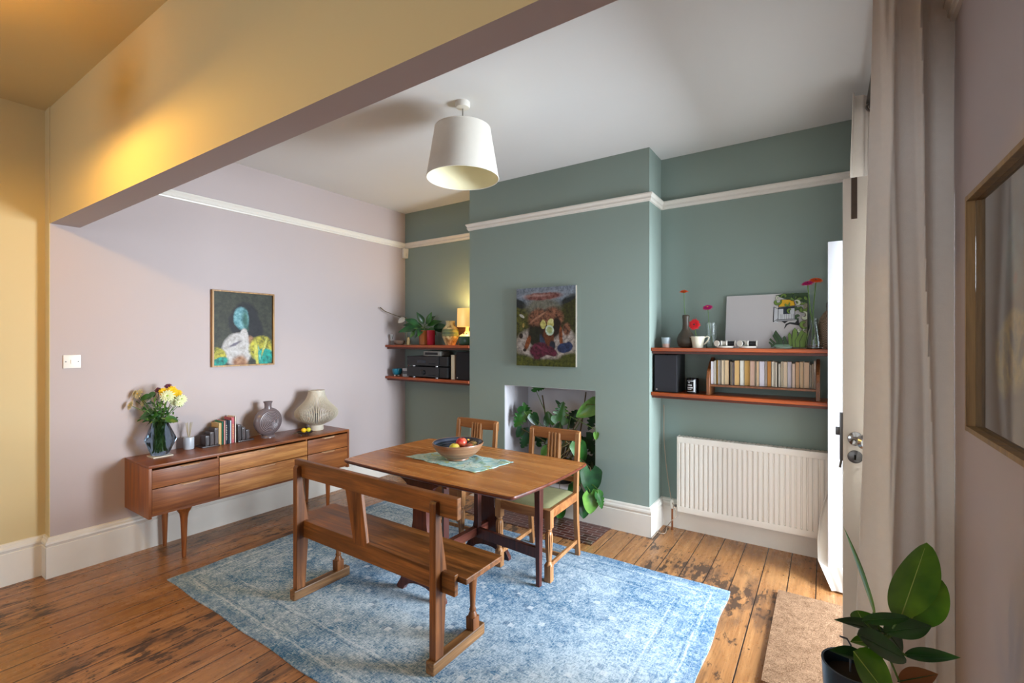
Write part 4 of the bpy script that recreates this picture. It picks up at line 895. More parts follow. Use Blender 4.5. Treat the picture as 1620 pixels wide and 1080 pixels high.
# ================================================================ CHAIRS
def make_chair(label):
    t = thing('dining_chair', label, 'chair', (0, 0, 0), 'oak dining chairs beyond the table')
    fw, bw, dp = .415, .40, .42      # front width, back width, depth (front is at y = 0)
    zf = .0066
    for s in (-1, 1):
        x = s * (fw / 2 - .022); b = MB(); y = .022
        b.box(x - .022, x + .022, 0, .044, zf, .115, bev=.004)
        b.lathe([(.026, .108), (.020, .120), (.014, .130), (.018, .140), (.019, .16), (.0235, .22), (.026, .27), (.026, .295), (.020, .312), (.015, .318), (.021, .326), (.020, .334), (.024, .34)], (x, y, 0), 40, flute=(12, .16, .19, .30))
        b.box(x - .022, x + .022, 0, .044, .336, .452, bev=.003); b.obj('leg', M['chair'], t, world=False, smooth=40)
        x = s * (bw / 2 - .016)
        prof = [(.435, zf), (.463, zf), (.440, .25), (.432, .42), (.440, .60), (.462, .80), (.470, .862), (.452, .868), (.438, .85), (.415, .62), (.404, .46), (.408, .25)]
        MB().prism(prof, x - .016, x + .016, 'x').obj('back_post', M['chair'], t, world=False, smooth=30, bevel=.003)
    # top rail, gently bowed and eased at the corners
    n = 12; v = []; W = bw / 2
    top = [(-W, .79), (-W, .85), (-W + .006, .862), (-W + .02, .868), (W - .02, .868), (W - .006, .862), (W, .85), (W, .79)]
    pr = []
    for k in range(n + 1): pr.append((-W + .016 + (2 * W - .032) * k / n, .797 - .006 * sin(pi * k / n)))
    outl = [(x, z + .004 * (1 - (x / W) ** 2)) for x, z in top] + pr[::-1]
    MB().prism(outl, .446, .470, 'y').obj('top_rail', M['chair_x'], t, world=False, smooth=20, bevel=.003)
    # fluted splat
    b = MB(); pts = []
    b.hexa([(-.052, .420, .545), (.052, .420, .545), (.052, .434, .545), (-.052, .434, .545)], [(-.052, .448, .805), (.052, .448, .805), (.052, .462, .805), (-.052, .462, .805)])
    for k in range(4):
        x = -.039 + .026 * k; b.tube([(x, .420, .55), (x, .447, .800), (x, .449, .835), (x, .455, .845)], [.0115, .0115, .0115, .004], 10)
    b.obj('splat', M['chair'], t, world=False, smooth=40)
    MB().box(-W + .03, W - .03, .415, .435, .52, .555).obj('lower_rail', M['chair_x'], t, world=False, smooth=0, bevel=.002)
    b = MB(); fz0, fz1 = .395, .452      # seat rails, curved front
    fr = [(-fw / 2 + .04 + (fw - .08) * k / 10, .004 - .012 * sin(pi * k / 10)) for k in range(11)]
    b.prism(fr + [(x, y + .022) for x, y in fr[::-1]], fz0, fz1)
    for s in (-1, 1): b.hexa(*[[(s * (fw / 2 - .004), .04, z), (s * (bw / 2 - .004), .412, z), (s * (bw / 2 - .026), .412, z), (s * (fw / 2 - .026), .04, z)][::(1 if s > 0 else -1)] for z in (fz0, fz1)])
    b.box(-bw / 2 + .03, bw / 2 - .03, .40, .42, fz0, fz1); b.obj('seat_frame', M['chair_x'], t, world=False, smooth=20, bevel=.002)
    b = MB(); m_ = 14; v = []
    for i in range(m_ + 1):
        for j in range(m_ + 1):
            u, w = i / m_, j / m_; hw = (fw / 2 - .024) * (1 - w) + (bw / 2 - .024) * w; e = max(0, min(1, 12 * min(u, 1 - u, w, 1 - w))) ** .5
            yy = .016 + w * .392 - .010 * sin(pi * u) * (1 - w); v.append(((2 * u - 1) * hw, yy, .446 + .020 * e + .006 * sin(pi * u) * sin(pi * w)))
    b.faces(v, [(i * (m_ + 1) + j, (i + 1) * (m_ + 1) + j, (i + 1) * (m_ + 1) + j + 1, i * (m_ + 1) + j + 1) for i in range(m_) for j in range(m_)]); b.obj('seat_pad', M['velvet'], t, world=False, smooth=60)
    for s in (-1, 1): MB().hexa(*[[(s * (fw / 2 - .016), .04, z), (s * (bw / 2 - .010), .43, z + .01), (s * (bw / 2 - .026), .43, z + .01), (s * (fw / 2 - .034), .04, z)][::(1 if s > 0 else -1)] for z in (.085, .11)]).obj('stretcher', M['chair'], t, world=False, smooth=0, bevel=.002)
    MB().box(-fw / 2 + .03, fw / 2 - .03, .19, .206, .088, .112).obj('stretcher', M['chair'], t, world=False, smooth=0, bevel=.002)
    return t
ch = make_chair('oak chair with olive velvet seat in front of the monstera'); ch.location = (-1.612, 2.515, 0); ch.rotation_euler[2] = radians(1)
clone(ch, (-2.318, 2.515, 0), 'oak chair pushed in behind the fruit bowl, in front of the left alcove', radians(1))

# ================================================================ SHELVES
def shelf(x0, x1, y0, y1, zt, label, right=False):
    t = thing('wall_shelf', label, 'shelf', ((x0 + x1) / 2, (y0 + y1) / 2, zt - .045), 'mahogany alcove shelves')
    MB().box(x0, x1, y0, y1, zt - .026, zt).obj('board', M['shelf'], t, smooth=0, bevel=.004)
    MB().box(x0 + .002, x1, y0 + .03, y0 + .055, zt - .046, zt - .026).obj('batten', M['shelf_d'], t, smooth=0)
    for xx in (x0 + .03, x1 - .05): MB().box(xx, xx + .02, y0 + .055, y1, zt - .046, zt - .026).obj('bearer', M['shelf_d'], t, smooth=0)
    return t
ZL1, ZL2 = 1.452, 1.105; ZR1, ZR2 = 1.445, 1.104
shelf(XL + .002, -2.886, 3.548, YB - .001, ZL1, 'upper mahogany shelf in the left alcove, with plant and lamp'); shelf(XL + .002, -2.886, 3.548, YB - .001, ZL2, 'lower mahogany shelf in the left alcove, under the hi-fi')
shelf(-1.118, .055, 3.592, YB + .019, ZR1, 'upper mahogany shelf in the right alcove, with mirror and flowers')
t = shelf(-1.118, .055, 3.592, YB + .019, ZR2, 'lower mahogany shelf in the right alcove, with the book rack')
b = MB(); b.ball((.03, 3.60, ZR2 - .008), .022, 14); b.obj('corner_cap', M['rack'], t)

# ---- right alcove, upper shelf
GR = 'things on the right upper shelf'
z = ZR1 + .0006
def X3(px_, Y): return on_y(px_, 545, Y).x
x = X3(1054, 3.69); t = thing('pottery_cup', 'small grey-blue and pink cup at the left end of the right upper shelf', 'cup', (x, 3.69, z))
b = MB(); b.lathe([(.026, 0), (.030, .03)], (x, 3.69, z), 28, plain('pink_glaze', '#c9a697', .4), cap=True); b.lathe([(.030, .03), (.036, .078), (.034, .078), (.028, .032)], (x, 3.69, z), 28, plain('grey_blue_glaze', '#a7b5bb', .3), cap=False); b.obj('cup_body', None, t)
def stemflower(px_, py_, Y, base, R, mt, mc, label, nrm, leafy=False, thick=.0022, np_=18, rings=3):
    c = on_y(px_, py_, Y); t = thing('cut_flower', label, 'flower', base, 'cut flowers on the right upper shelf'); B = Vector(base); m = B.lerp(c, .55) + Vector((-.006, 0, .0))
    b = MB().tube([B, B.lerp(m, .5) + Vector((.002, 0, 0)), m, c - Vector(nrm).normalized() * .006], thick, 8); b.obj('stem', M['stem'], t)
    b = MB(); flower_head(b, c, nrm, R, M[mt], mc, rings, np_, cup=.3, wd=.30); b.ball(c - Vector(nrm).normalized() * .004, R * .28, 10, M['stem'], (1, 1, .8)); b.obj('flower_head', None, t, smooth=60)
bx = X3(1085, 3.70); b = MB()
gm = plain('dark_brown_gourd_glaze', '#41372b', .45, var=.2, vs=15, bump=.4)
b.lathe([(.040, 0), (.055, .012), (.064, .045), (.064, .07), (.054, .10), (.036, .125), (.026, .145), (.023, .18), (.024, .215), (.027, .235), (.026, .247), (.020, .25), (.018, .20), (.017, .15)], (bx, 3.70, z), 40, gm)
solo(b, 'gourd_vase', None, 'dark brown gourd-shaped vase holding a single orange flower', 'vase', (bx, 3.70, z), smooth=60)
stemflower(1082, 461, 3.70, (bx + .004, 3.70, z + .16), .036, 'f_or', M['f_green'], 'small orange gerbera in the dark brown gourd vase', (.05, -.35, 1), np_=16)
jx = X3(1104, 3.66); jm = plain('cream_glaze', '#d9d3bd', .25)
t = thing('milk_jug', 'cream pottery jug with a red flower, right of the brown gourd vase', 'jug', (jx, 3.66, z))
b = MB(); b.lathe([(.036, 0), (.038, .006), (.040, .03), (.046, .06), (.050, .085), (.047, .086), (.043, .06), (.037, .03), (.033, .008)], (jx, 3.66, z), 40, jm); b.leaf((jx - .044, 3.66, z + .07), (-1, 0, .75), (0, 0, 1), .028, .024, cup=.5, m=jm, nu=6, nv=4); b.obj('jug_body', None, t, smooth=60)
MB().tube([(jx + .045, 3.66, z + .075), (jx + .065, 3.66, z + .085), (jx + .078, 3.66, z + .078), (jx + .074, 3.66, z + .06), (jx + .055, 3.66, z + .035), (jx + .040, 3.66, z + .025)], .0055, 10).obj('handle', jm, t)
stemflower(1098.5, 513, 3.63, (jx + .01, 3.66, z + .02), .046, 'f_red', M['f_dark'], 'bright red gerbera leaning out of the cream jug', (-.1, -1, .15), np_=20)
gx = X3(1125, 3.70); t = thing('glass_vase', 'clear straight glass vase holding a magenta flower', 'vase', (gx, 3.70, z))
MB().lathe([(.034, 0), (.036, .003), (.036, .185), (.0345, .185), (.0345, .012), (.001, .012)], (gx, 3.70, z), 40, cap=True).obj('glass_body', M['glass'], t)
stemflower(1119.5, 486, 3.70, (gx + .012, 3.70, z + .016), .040, 'f_mag', M['f_yellow'], 'magenta gerbera in the clear straight glass vase', (0, -.7, 1), np_=18)
# wooden bobbins of thread lying on oval dishes
def bobbin_pair(px0, px1, lab):
    xa, xb = X3(px0, 3.64), X3(px1, 3.64); xc = (xa + xb) / 2
    t = thing('bobbin_holder', lab, 'ornament', (xc, 3.64, z), 'white porcelain bobbin holders')
    wm = plain('white_porcelain', '#e2ddd2', .2, var=.02)
    MB().lathe([(.045, 0), (.055, .004), (.058, .014), (.054, .015), (.045, .008), (.001, .007)], (xc, 3.64, z), 40, sy=.62).obj('dish', wm, t)
    for (x, yo, an, mm) in ((xa + .022, -.012, 1.15, M['black']), (xc, .004, .12, wm), (xb - .022, -.004, .0, M['black'])):
        mx = Matrix.Translation((x, 3.64 + yo, z + .034)) @ Matrix.Rotation(an, 4, 'Z') @ Matrix.Rotation(pi / 2, 4, 'Y')
        b = MB(); b.lathe([(.005, -.030), (.021, -.030), (.0215, -.026), (.015, -.022)], seg=24, m=wm, mx=mx); b.lathe([(.016, -.022), (.0165, .0), (.016, .022)], seg=24, m=mm, mx=mx); b.lathe([(.015, .022), (.0215, .026), (.021, .030), (.005, .030)], seg=24, m=wm, mx=mx); b.obj('bobbin', None, t, smooth=40)
bobbin_pair(1133, 1162, 'white porcelain dish of thread bobbins, beside the clear glass vase'); bobbin_pair(1169, 1196, 'white porcelain dish of thread bobbins, in front of the mirror')
# mirror decorated with jungle foliage and a little yellow-roofed hut
mw, mh = X3(1277, 3.77) - X3(1147, 3.77), .395
mr_ = thing('decorated_mirror', 'frameless mirror printed with green foliage and a yellow-roofed hut, leaning in the right alcove', 'mirror', (X3(1147, 3.77), 3.77, z)); mr_.rotation_euler = (radians(-11), 0, 0)
mm = Sh('painted_mirror_reflection', .12, 0, .8); mm.color(lin('#cbc8c8')); mm.b.inputs['Coat Weight'].default_value = .3  # pale satin colour painted in place of the white ceiling's reflection
MB().box(0, mw, 0, .005, .0, mh).obj('mirror_glass', mm.m, mr_, smooth=0, world=False)
b = MB(); b.box(-.001, mw + .001, .005, .008, 0, mh + .001); b.obj('backing', M['black'], mr_, smooth=0, world=False)
A1 = {'g': plain('m_green', '#6d8a38', .5), 'gd': plain('m_dark_green', '#34502c', .5), 'k': plain('m_black', '#14161a', .5), 'gl': plain('m_pale', '#c9cfb4', .5), 'y': plain('m_yellow', '#e3b01d', .5), 'n': plain('m_navy', '#1c2a3a', .5), 'w': plain('m_whitegrey', '#c9ccd0', .5), 'br': plain('m_taupe', '#a39a80', .5), 'mint': plain('m_mint', '#7da088', .5)}
b = MB(); dep = [0.0006]
def mp(pts, c): dep[0] += .00006; b.faces([(min(max(u, .0), 1.0) * mw, -dep[0], min(max(w, 0), 1.0) * mh) for u, w in pts], [tuple(range(len(pts)))], A1[c])
def curl(cx, cy, r0, r1, a0, a1, w, c, out='k'):
    for ww, cc_ in ((w * 1.35, out), (w, c)):
        n = 16; P1, P2 = [], []
        for k in range(n + 1):
            t = k / n; a = a0 + (a1 - a0) * t; r = r0 + (r1 - r0) * t; q = ww * sin(pi * (.12 + .8 * t)) * .5
            P1.append((cx + (r + q) * cos(a) * .75, cy + (r + q) * sin(a))); P2.append((cx + (r - q) * cos(a) * .75, cy + (r - q) * sin(a)))
        for k in range(n): mp([P1[k], P1[k + 1], P2[k + 1], P2[k]], cc_)
mp([(.94, 1), (1, 1), (1, 0), (.90, 0), (.95, .25), (.92, .4), (.97, .6), (.95, .8)], 'br')
mp([(.62, .97), (.72, 1.0), (1, 1), (1, .80), (.88, .86), (.74, .90)], 'gd')
mp([(.60, .48), (.66, .46), (.66, .72), (.605, .76)], 'w'); mp([(.602, .48), (.608, .48), (.612, .76), (.606, .76)], 'k')
mp([(.66, .52), (.855, .53), (.855, .76), (.66, .74)], 'w'); mp([(.655, .74), (.855, .76), (.855, .725), (.655, .715)], 'n'); mp([(.72, .62), (.80, .625), (.80, .735), (.72, .73)], 'n')
mp([(.66, .755), (.69, .89), (.84, .885), (.86, .77)], 'y')
for u in (.69, .705, .735, .76, .785, .82, .84): mp([(u, .53), (u + .003, .53), (u + .003, .62), (u, .62)], 'n')
mp([(.645, .49), (.86, .51), (.86, .53), (.645, .51)], 'w'); mp([(.70, .49), (.78, .495), (.74, .45)], 'k')
mp([(.73, .34), (.75, .44), (.80, .47), (.86, .46), (.88, .50), (.90, .56), (.905, .46), (.93, .38), (.90, .41), (.86, .42), (.80, .44), (.77, .42)], 'k')
def ml(p, q, w=.006):
    d = Vector((q[0] - p[0], (q[1] - p[1]) * .77)); d.normalize(); n = Vector((-d.y, d.x / .77)) * w * .5; mp([(p[0] + n.x, p[1] + n.y), (q[0] + n.x, q[1] + n.y), (q[0] - n.x, q[1] - n.y), (p[0] - n.x, p[1] - n.y)], 'k')
for P_k in (((.60, .48), (.66, .54), (.66, .72), (.605, .76)), ((.66, .52), (.855, .53), (.855, .76), (.66, .74)), ((.66, .755), (.69, .89), (.84, .885), (.86, .77)), ((.645, .49), (.86, .51), (.86, .53), (.645, .51))):
    for k in range(4): ml(P_k[k], P_k[(k + 1) % 4])
random.seed(5)
for (cx, cy, r, s_, w, c) in ((.645, .86, .07, 2.2, .045, 'g'), (.66, .93, .05, 1.0, .03, 'gl'), (.73, .94, .05, -1, .035, 'g'), (.76, .80, .05, 2.6, .03, 'g'), (.80, .68, .05, .5, .03, 'g'), (.82, .92, .07, 3.3, .05, 'g'), (.88, .93, .06, 0, .05, 'gd'), (.93, .86, .08, 1.2, .06, 'g'), (.88, .80, .06, 4, .04, 'gl'), (.95, .72, .09, 2.4, .06, 'g'), (.91, .66, .06, 5.1, .045, 'g'), (.96, .56, .08, 3.5, .06, 'gl'), (.90, .55, .05, .4, .04, 'gd'), (.97, .42, .08, 1.0, .05, 'g'), (.92, .32, .06, 2.1, .04, 'gl'), (.97, .22, .07, 3.9, .05, 'br'), (.885, .72, .05, 1.9, .03, 'gd'), (.78, .88, .04, 5.0, .03, 'gd'), (.99, .9, .07, 2.9, .05, 'g')):
    curl(cx, cy, r * .25, r, s_, s_ + 4.4, w, c)
for (u0, h0, w0, c, tl) in ((.60, .10, .022, 'gd', -.03), (.63, .16, .025, 'gd', -.05), (.67, .24, .03, 'gd', -.05), (.70, .30, .035, 'gd', -.06), (.76, .20, .03, 'gd', -.02), (.81, .26, .03, 'g', -.01), (.86, .34, .045, 'g', .0), (.90, .30, .05, 'g', .04), (.95, .26, .05, 'g', .03)):
    for s_, cc_ in ((1.25, 'k'), (1, c)): mp([(u0 - w0 * .5 * s_, 0), (u0 + w0 * .5 * s_, 0), (u0 + w0 * .7 * s_, h0 * .4), (u0 + tl + w0 * .6 * s_, h0 * .85), (u0 + tl, h0 * (1 + .03 * s_)), (u0 + tl - w0 * .5 * s_, h0 * .85), (u0 - w0 * .6 * s_, h0 * .4)], cc_)
mp([(.6, .0), (.82, 0), (.80, .05), (.64, .05)], 'mint')
b.obj('printed_decoration', None, mr_, smooth=0, world=False)
# carafe with two flowers
kx = X3(1288, 3.68); t = thing('glass_carafe', 'clear conical glass carafe with two tall gerberas at the right of the mirror', 'vase', (kx, 3.68, z))
MB().lathe([(.045, 0), (.048, .004), (.048, .03), (.036, .10), (.020, .16), (.018, .20), (.0165, .20), (.0185, .16), (.034, .10), (.0455, .03), (.043, .01), (.001, .01)], (kx, 3.68, z), 40).obj('glass_body', M['glass'], t)
stemflower(1277.5, 448, 3.66, (kx + .012, 3.68, z + .02), .040, 'f_mag', M['f_dark'], 'magenta gerbera in the conical carafe, left of the orange one', (-.1, -.5, 1), thick=.0036)
stemflower(1291, 443, 3.70, (kx - .012, 3.68, z + .02), .044, 'f_or', M['f_dark'], 'large orange gerbera in the conical carafe at the right of the mirror', (.1, -.5, 1), thick=.0036)
wx = X3(1311, 3.72); wv = Sh('woven_brown_cane', .6); wb = wv.n('ShaderNodeTexChecker'); wv.put(wb.inputs['Vector'], wv.map((1, 1, 1))); wb.inputs['Scale'].default_value = 130; wb.inputs['Color1'].default_value = lin('#4f3d2c'); wb.inputs['Color2'].default_value = lin('#86705a'); wv.color(wb.outputs[0]); wv.bump(wb.outputs[1], .6, .003)
t = thing('cane_covered_bottle', 'brown cane-covered bottle with a metal stopper behind the far door leaf', 'bottle', (wx, 3.72, z))
MB().lathe([(.050, 0), (.056, .01), (.058, .16), (.050, .20), (.030, .235), (.016, .25)], (wx, 3.72, z), 36).obj('cane_cover', wv.m, t)
MB().lathe([(.015, .248), (.013, .27), (.016, .275), (.014, .30), (.006, .31)], (wx, 3.72, z), 20).obj('stopper', M['steel'], t)
dx_ = X3(1239, 3.65); b = MB(); b.lathe([(.045, 0), (.058, .014), (.055, .014), (.042, .003)], (dx_, 3.655, z), 36, sy=.6); solo(b, 'shallow_dish', plain('mint_glaze', '#9ab5a4', .3), 'low mint green dish in front of the mirror foliage', 'dish', (dx_, 3.655, z), smooth=50)

# ---- speakers
def speaker(x0, x1, y0, y1, z0, z1, label, grille=True):
    t = thing('bookshelf_speaker', label, 'speaker', ((x0 + x1) / 2, (y0 + y1) / 2, z0), 'black bookshelf speakers')
    MB().box(x0, x1, y0 + .014, y1, z0, z1).obj('cabinet', M['black'], t, smooth=0, bevel=.002)
    MB().box(x0 + .004, x1 - .004, y0, y0 + .014, z0 + .004, z1 - .004).obj('grille', M['grille'], t, smooth=0, bevel=.003)
    MB().box(x0 + .015, x0 + .027, y0 - .001, y0, z0 + .015, z0 + .026).obj('badge', M['chrome'], t, smooth=0)
    return t
speaker(-1.105, -.930, 3.625, 3.86, ZR2 + .0006, ZR2 + .288, 'black speaker at the left end of the right lower shelf')
t = thing('candle_jar', 'black glass candle jar with a silver-white label beside the right-hand speaker', 'candle', (-.83, 3.68, ZR2 + .0006))
MB().lathe([(.040, 0), (.044, .004), (.044, .11), (.041, .113), (.041, .10), (.0, .10)], (-.83, 3.68, ZR2 + .0006), 36).obj('jar', M['blackgloss'], t)
b = MB()
def lab(x0_, x1_, z0_, z1_, c): 
    n = 8; R = .0444; v = []
    for k in range(n + 1):
        a = -pi / 2 + x0_ + (x1_ - x0_) * k / n; v += [(-.83 + R * cos(a), 3.68 + R * sin(a), ZR2 + z0_), (-.83 + R * cos(a), 3.68 + R * sin(a), ZR2 + z1_)]
    b.faces(v, [(2 * k, 2 * k + 2, 2 * k + 3, 2 * k + 1) for k in range(n)], c)
pw = plain('silver_print', '#c6c8cc', .4)
for a in ((-.85, .55, .092, .096), (-.6, -.2, .078, .088), (-.7, .1, .058, .068), (-.75, .2, .040, .050), (-.7, .0, .028, .036), (-.85, .4, .014, .017), (.35, .60, .014, .104)): lab(*a, pw)
b.obj('label', None, t, smooth=0)
# book rack and its books
rk = thing('book_rack', 'oak book rack standing on the right lower shelf', 'book rack', (-.37, 3.70, ZR2 + .0006))
for x0_, x1_ in ((-.722, -.700), (-.052, -.030)):
    MB().prism([(3.62, ZR2 + .0006), (3.83, ZR2 + .0006), (3.83, ZR2 + .26), (3.80, ZR2 + .27), (3.72, ZR2 + .235), (3.64, ZR2 + .17), (3.62, ZR2 + .12)], x0_, x1_, 'x').obj('end_panel', M['rack'], rk, smooth=20, bevel=.002)
MB().box(-.700, -.052, 3.635, 3.79, ZR2 + .062, ZR2 + .076).obj('rack_shelf', M['rack'], rk, smooth=0); MB().box(-.700, -.052, 3.792, 3.806, ZR2 + .09, ZR2 + .19).obj('back_rail', M['rack'], rk, smooth=0)
BZ0 = ZR2 + .0765
E5 = lambda a: 1160 + a / 9.82; E4 = lambda a: 1020 + a / 9.82
bks = [(E4(1030), E4(1078), 620, '#d6d3d8', 'white'), (E4(1080), E4(1106), 640, '#cfcfca', 'thin grey-white'), (E4(1108), E4(1140), 655, '#d2aa62', 'thin yellow-edged'), (E4(1142), E4(1165), 650, '#a9a4a6', 'slim grey'), (E4(1166), E4(1196), 650, '#d8d0c2', 'white-edged'), (E4(1198), E4(1240), 655, '#cdb898', 'cream'), (E4(1242), E4(1310), 655, '#c9ae88', 'thick beige'), (E4(1325), E4(1350), 610, '#bfae94', 'short beige'), (E4(1352), E4(1368), 600, '#a7a29c', 'short thin grey'), (E4(1370), E4(1393), 612, '#b3a7b8', 'short lilac-grey'),
       (E5(20), E5(102), 655, '#cda66c', 'thick tan'), (E5(105), E5(166), 655, '#dcd8cb', 'white'), (E5(170), E5(258), 655, '#c99f5c', 'thick golden-edged'), (E5(262), E5(336), 652, '#c2a08c', 'pinkish beige'), (E5(338), E5(362), 650, '#dacbb2', 'thin pale'), (E5(364), E5(404), 650, '#cdab84', 'tan'), (E5(406), E5(490), 650, '#cdc6cf', 'thick lilac-white'), (E5(492), E5(526), 650, '#dccfc8', 'pinkish white'), (E5(528), E5(592), 652, '#b5793c', 'orange-brown'), (E5(594), E5(652), 645, '#d8cfbd', 'cream-white'), (E5(654), E5(684), 630, '#cfc5b2', 'thin cream'), (E5(700), E5(735), 600, '#b9b2a6', 'short grey-white'),
       (E5(738), E5(776), 655, '#e0d2b8', 'pale cream'), (E5(778), E5(840), 650, '#bda68c', 'beige'), (E5(842), E5(912), 650, '#b3a9ad', 'lilac-grey'), (E5(916), E5(962), 610, '#b89c8c', 'short pinkish'), (E5(966), E5(1030), 650, '#ab8460', 'brown-tan'), (E5(1033), E5(1096), 655, '#bb9c7a', 'light brown'), (E5(1098), E5(1184), 650, '#ad8f74', 'thick fawn'), (E5(1192), E5(1222), 590, '#8f8378', 'short thin grey'), (E5(1224), E5(1252), 610, '#9a8470', 'short thin brown'), (E5(1254), E5(1310), 680, '#b9a496', 'tall pale')]
for k, (pa, pb, h, c, nm) in enumerate(bks):
    xa, xb = X3(pa, 3.66), X3(pb, 3.66); xa = max(xa, -.698); xb = min(xb, -.054); hh = .178 * h / 655
    cm2 = plain('page_edge_' + str(k), c, .9, var=.09, vs=200)
    book('paperback_book', xa + .0004, xb - .0004, 3.655 + .004 * ((k * 7) % 5), 3.655 + .115 + .004 * ((k * 7) % 5), BZ0 + .0005, BZ0 + hh, c, nm + ' fore-edge book, ' + ORD[k + 1] + ' from the left in the oak rack', 'books in the oak rack', 'x', cm=plain('cover_' + str(k), ['#8b8073', '#b9a98c', '#4a4038', '#c9c0ae'][k % 4], .5))
cm2 = None

# ---- left alcove, upper shelf
z = ZL1 + .0006
yy = 3.66
gx = on_y(621, 540, yy).x; gx = -4.035; b = MB(); b.lathe([(.022, 0), (.022, .003), (.004, .006), (.004, .055), (.011, .065), (.018, .09), (.018, .115), (.0165, .115), (.016, .092), (.008, .066)], (gx, 3.60, z), 24)
solo(b, 'candle_glass', M['glass'], 'tiny clear stemmed glass at the left end of the left upper shelf', 'glass', (gx, 3.60, z), smooth=60)
b = MB(); b.lathe([(.035, 0), (.05, .008), (.062, .03), (.064, .048), (.060, .048), (.056, .03), (.03, .012)], (-3.965, 3.65, z), 32); solo(b, 'small_bowl', plain('taupe_glass', '#7c6a5c', .25), 'small low taupe bowl on the left upper shelf, by the dried stem', 'bowl', (-3.965, 3.65, z), smooth=60)
t = thing('dried_lily_stem', 'tall thin dried stem with a pale bloom leaning out from the left alcove shelf', 'dried flower', (-3.925, 3.72, z))
b = MB(); b.tube([(-3.925, 3.72, z), (-3.925, 3.72, z + .31)], .003, 8, M['root']); b.tube([(-3.925, 3.72, z + .30), (-3.96, 3.66, z + .31), (-4.0, 3.58, z + .34), (-4.03, 3.50, z + .37), (-4.05, 3.45, z + .41)], [.004, .004, .004, .005, .006], 8, M['stem_b']); b.obj('stem', None, t)
b = MB(); b.leaf((-3.93, 3.70, z + .30), (-.4, -.6, -.5), (1, -1, .3), .09, .06, shape='oval', cup=.6, m=M['linen']); b.leaf((-3.93, 3.71, z + .31), (-.3, -.9, .25), (0, 0, 1), .11, .03, m=M['leaf3']); b.obj('bloom', None, t, smooth=60)
b = MB(); b.lathe([(.045, 0), (.046, .003), (.018, .004), (.020, .03), (.016, .045), (.018, .055), (.014, .07), (.012, .08), (.004, .085)], (-3.83, 3.66, z), 24); solo(b, 'candle_stub', plain('yellowed_wax', '#cdb27a', .5), 'melted cream candle stub on a saucer on the left upper shelf', 'candle', (-3.83, 3.66, z), smooth=50)
PX, PY = -3.61, 3.69
t = thing('potted_peace_lily', 'leafy green plant in a copper-orange pot on the left upper shelf', 'potted plant', (PX, PY, z))
MB().lathe([(.058, 0), (.062, .004), (.068, .135), (.071, .14), (.071, .155), (.066, .155), (.062, .13), (.001, .13)], (PX, PY, z), 40).obj('pot', plain('copper_orange_glaze', '#a8612c', .3, .2), t)
b = MB(); random.seed(23)
for (x, y, dx, dy, L, w, mt) in ((671, 522, -1, .35, .20, .07, 'leaf3'), (672, 522, -1.2, -.1, .20, .07, 'leaf3'), (668, 522, -.7, -.9, .13, .055, 'leaf2'), (678, 522, .9, .6, .16, .06, 'leaf1'), (684, 522, 1.2, .25, .17, .06, 'leaf3'), (686, 520, 1, -.25, .15, .055, 'leaf3'), (676, 520, .2, 1, .13, .05, 'leaf1'), (668, 520, -.3, 1, .14, .055, 'leaf3'), (674, 522, .1, -.8, .10, .05, 'leaf2'), (660, 522, -.5, -1.1, .12, .05, 'leaf3'), (675, 521, -.9, .75, .15, .06, 'leaf3'), (678, 520, .6, .95, .13, .05, 'leaf3'), (672, 520, -.1, -.3, .12, .055, 'leaf1'), (680, 521, .5, -.5, .12, .05, 'leaf1')):
    base = Vector((PX + random.uniform(-.03, .03), PY + random.uniform(-.03, .03), z + .13)); out = _R * dx * .07 + _Z * (.05 + .05 * max(dy, 0)) + _F * random.uniform(-.05, .03); k = base + out
    b.tube([base, base.lerp(k, .6) + Vector((0, 0, .02)), k], .0022, 6, M['stem']); d = _R * dx + _Z * dy * .7 + _F * random.uniform(-.45, .0); b.leaf(k, d, _Z * .7 - _F * 1.1, L * 1.0, w * 1.35, droop=.3, cup=.25, m=M[mt])
b.obj('foliage', None, t, smooth=60)
b = MB(); b.lathe([(.038, 0), (.043, .006), (.044, .15), (.046, .156), (.042, .156), (.040, .02), (.001, .02)], (-3.502, 3.67, z), 32, flute=(14, .05, .01, .15)); solo(b, 'red_glass_vase', plain('raspberry_glass', '#b5273c', .2), 'small raspberry red cylinder vase right of the copper plant pot', 'vase', (-3.502, 3.67, z), smooth=50)
QX, QY = -3.228, 3.67; vm = Sh('cream_brown_majolica', .3); X_, Y_, Z_ = vm.xyz(); band = vm.math('LESS_THAN', vm.math('ABSOLUTE', vm.math('SUBTRACT', Z_, .128)), .036); dots = vm.math('GREATER_THAN', vm.math('SINE', vm.math('MULTIPLY', Z_, 520)), .55)
bse = vm.mix(vm.mr(vm.noise(vm.map((40, 40, 12)), 1, 3), .45, .62), '#d8c690', '#8a6a3c'); bse = vm.mix(band, bse, vm.mix(dots, '#17452c', '#a9a36c')); vm.color(bse)
b = MB(); b.lathe([(.050, 0), (.052, .004), (.070, .05), (.088, .095), (.090, .13), (.084, .16), (.062, .19), (.044, .215), (.046, .235), (.050, .25), (.045, .25), (.038, .215), (.055, .185)], (0, 0, 0), 44, vm.m)
o = b.obj('patterned_vase', None, None, world=False, smooth=50); o.location = (QX, QY, z); props(o, 'cream and brown vase with a green banded middle, left of the lit lamp', 'vase')
tr = Matrix.Translation((-3.08, 3.815, z + .178)) @ Matrix.Rotation(radians(-6), 4, 'X') @ Matrix.Rotation(pi / 2, 4, 'X'); b = MB(); b.lathe([(.001, .0), (.16, .0), (.175, .012), (.178, .012), (.165, -.006), (.001, -.006)], seg=56, mx=tr)
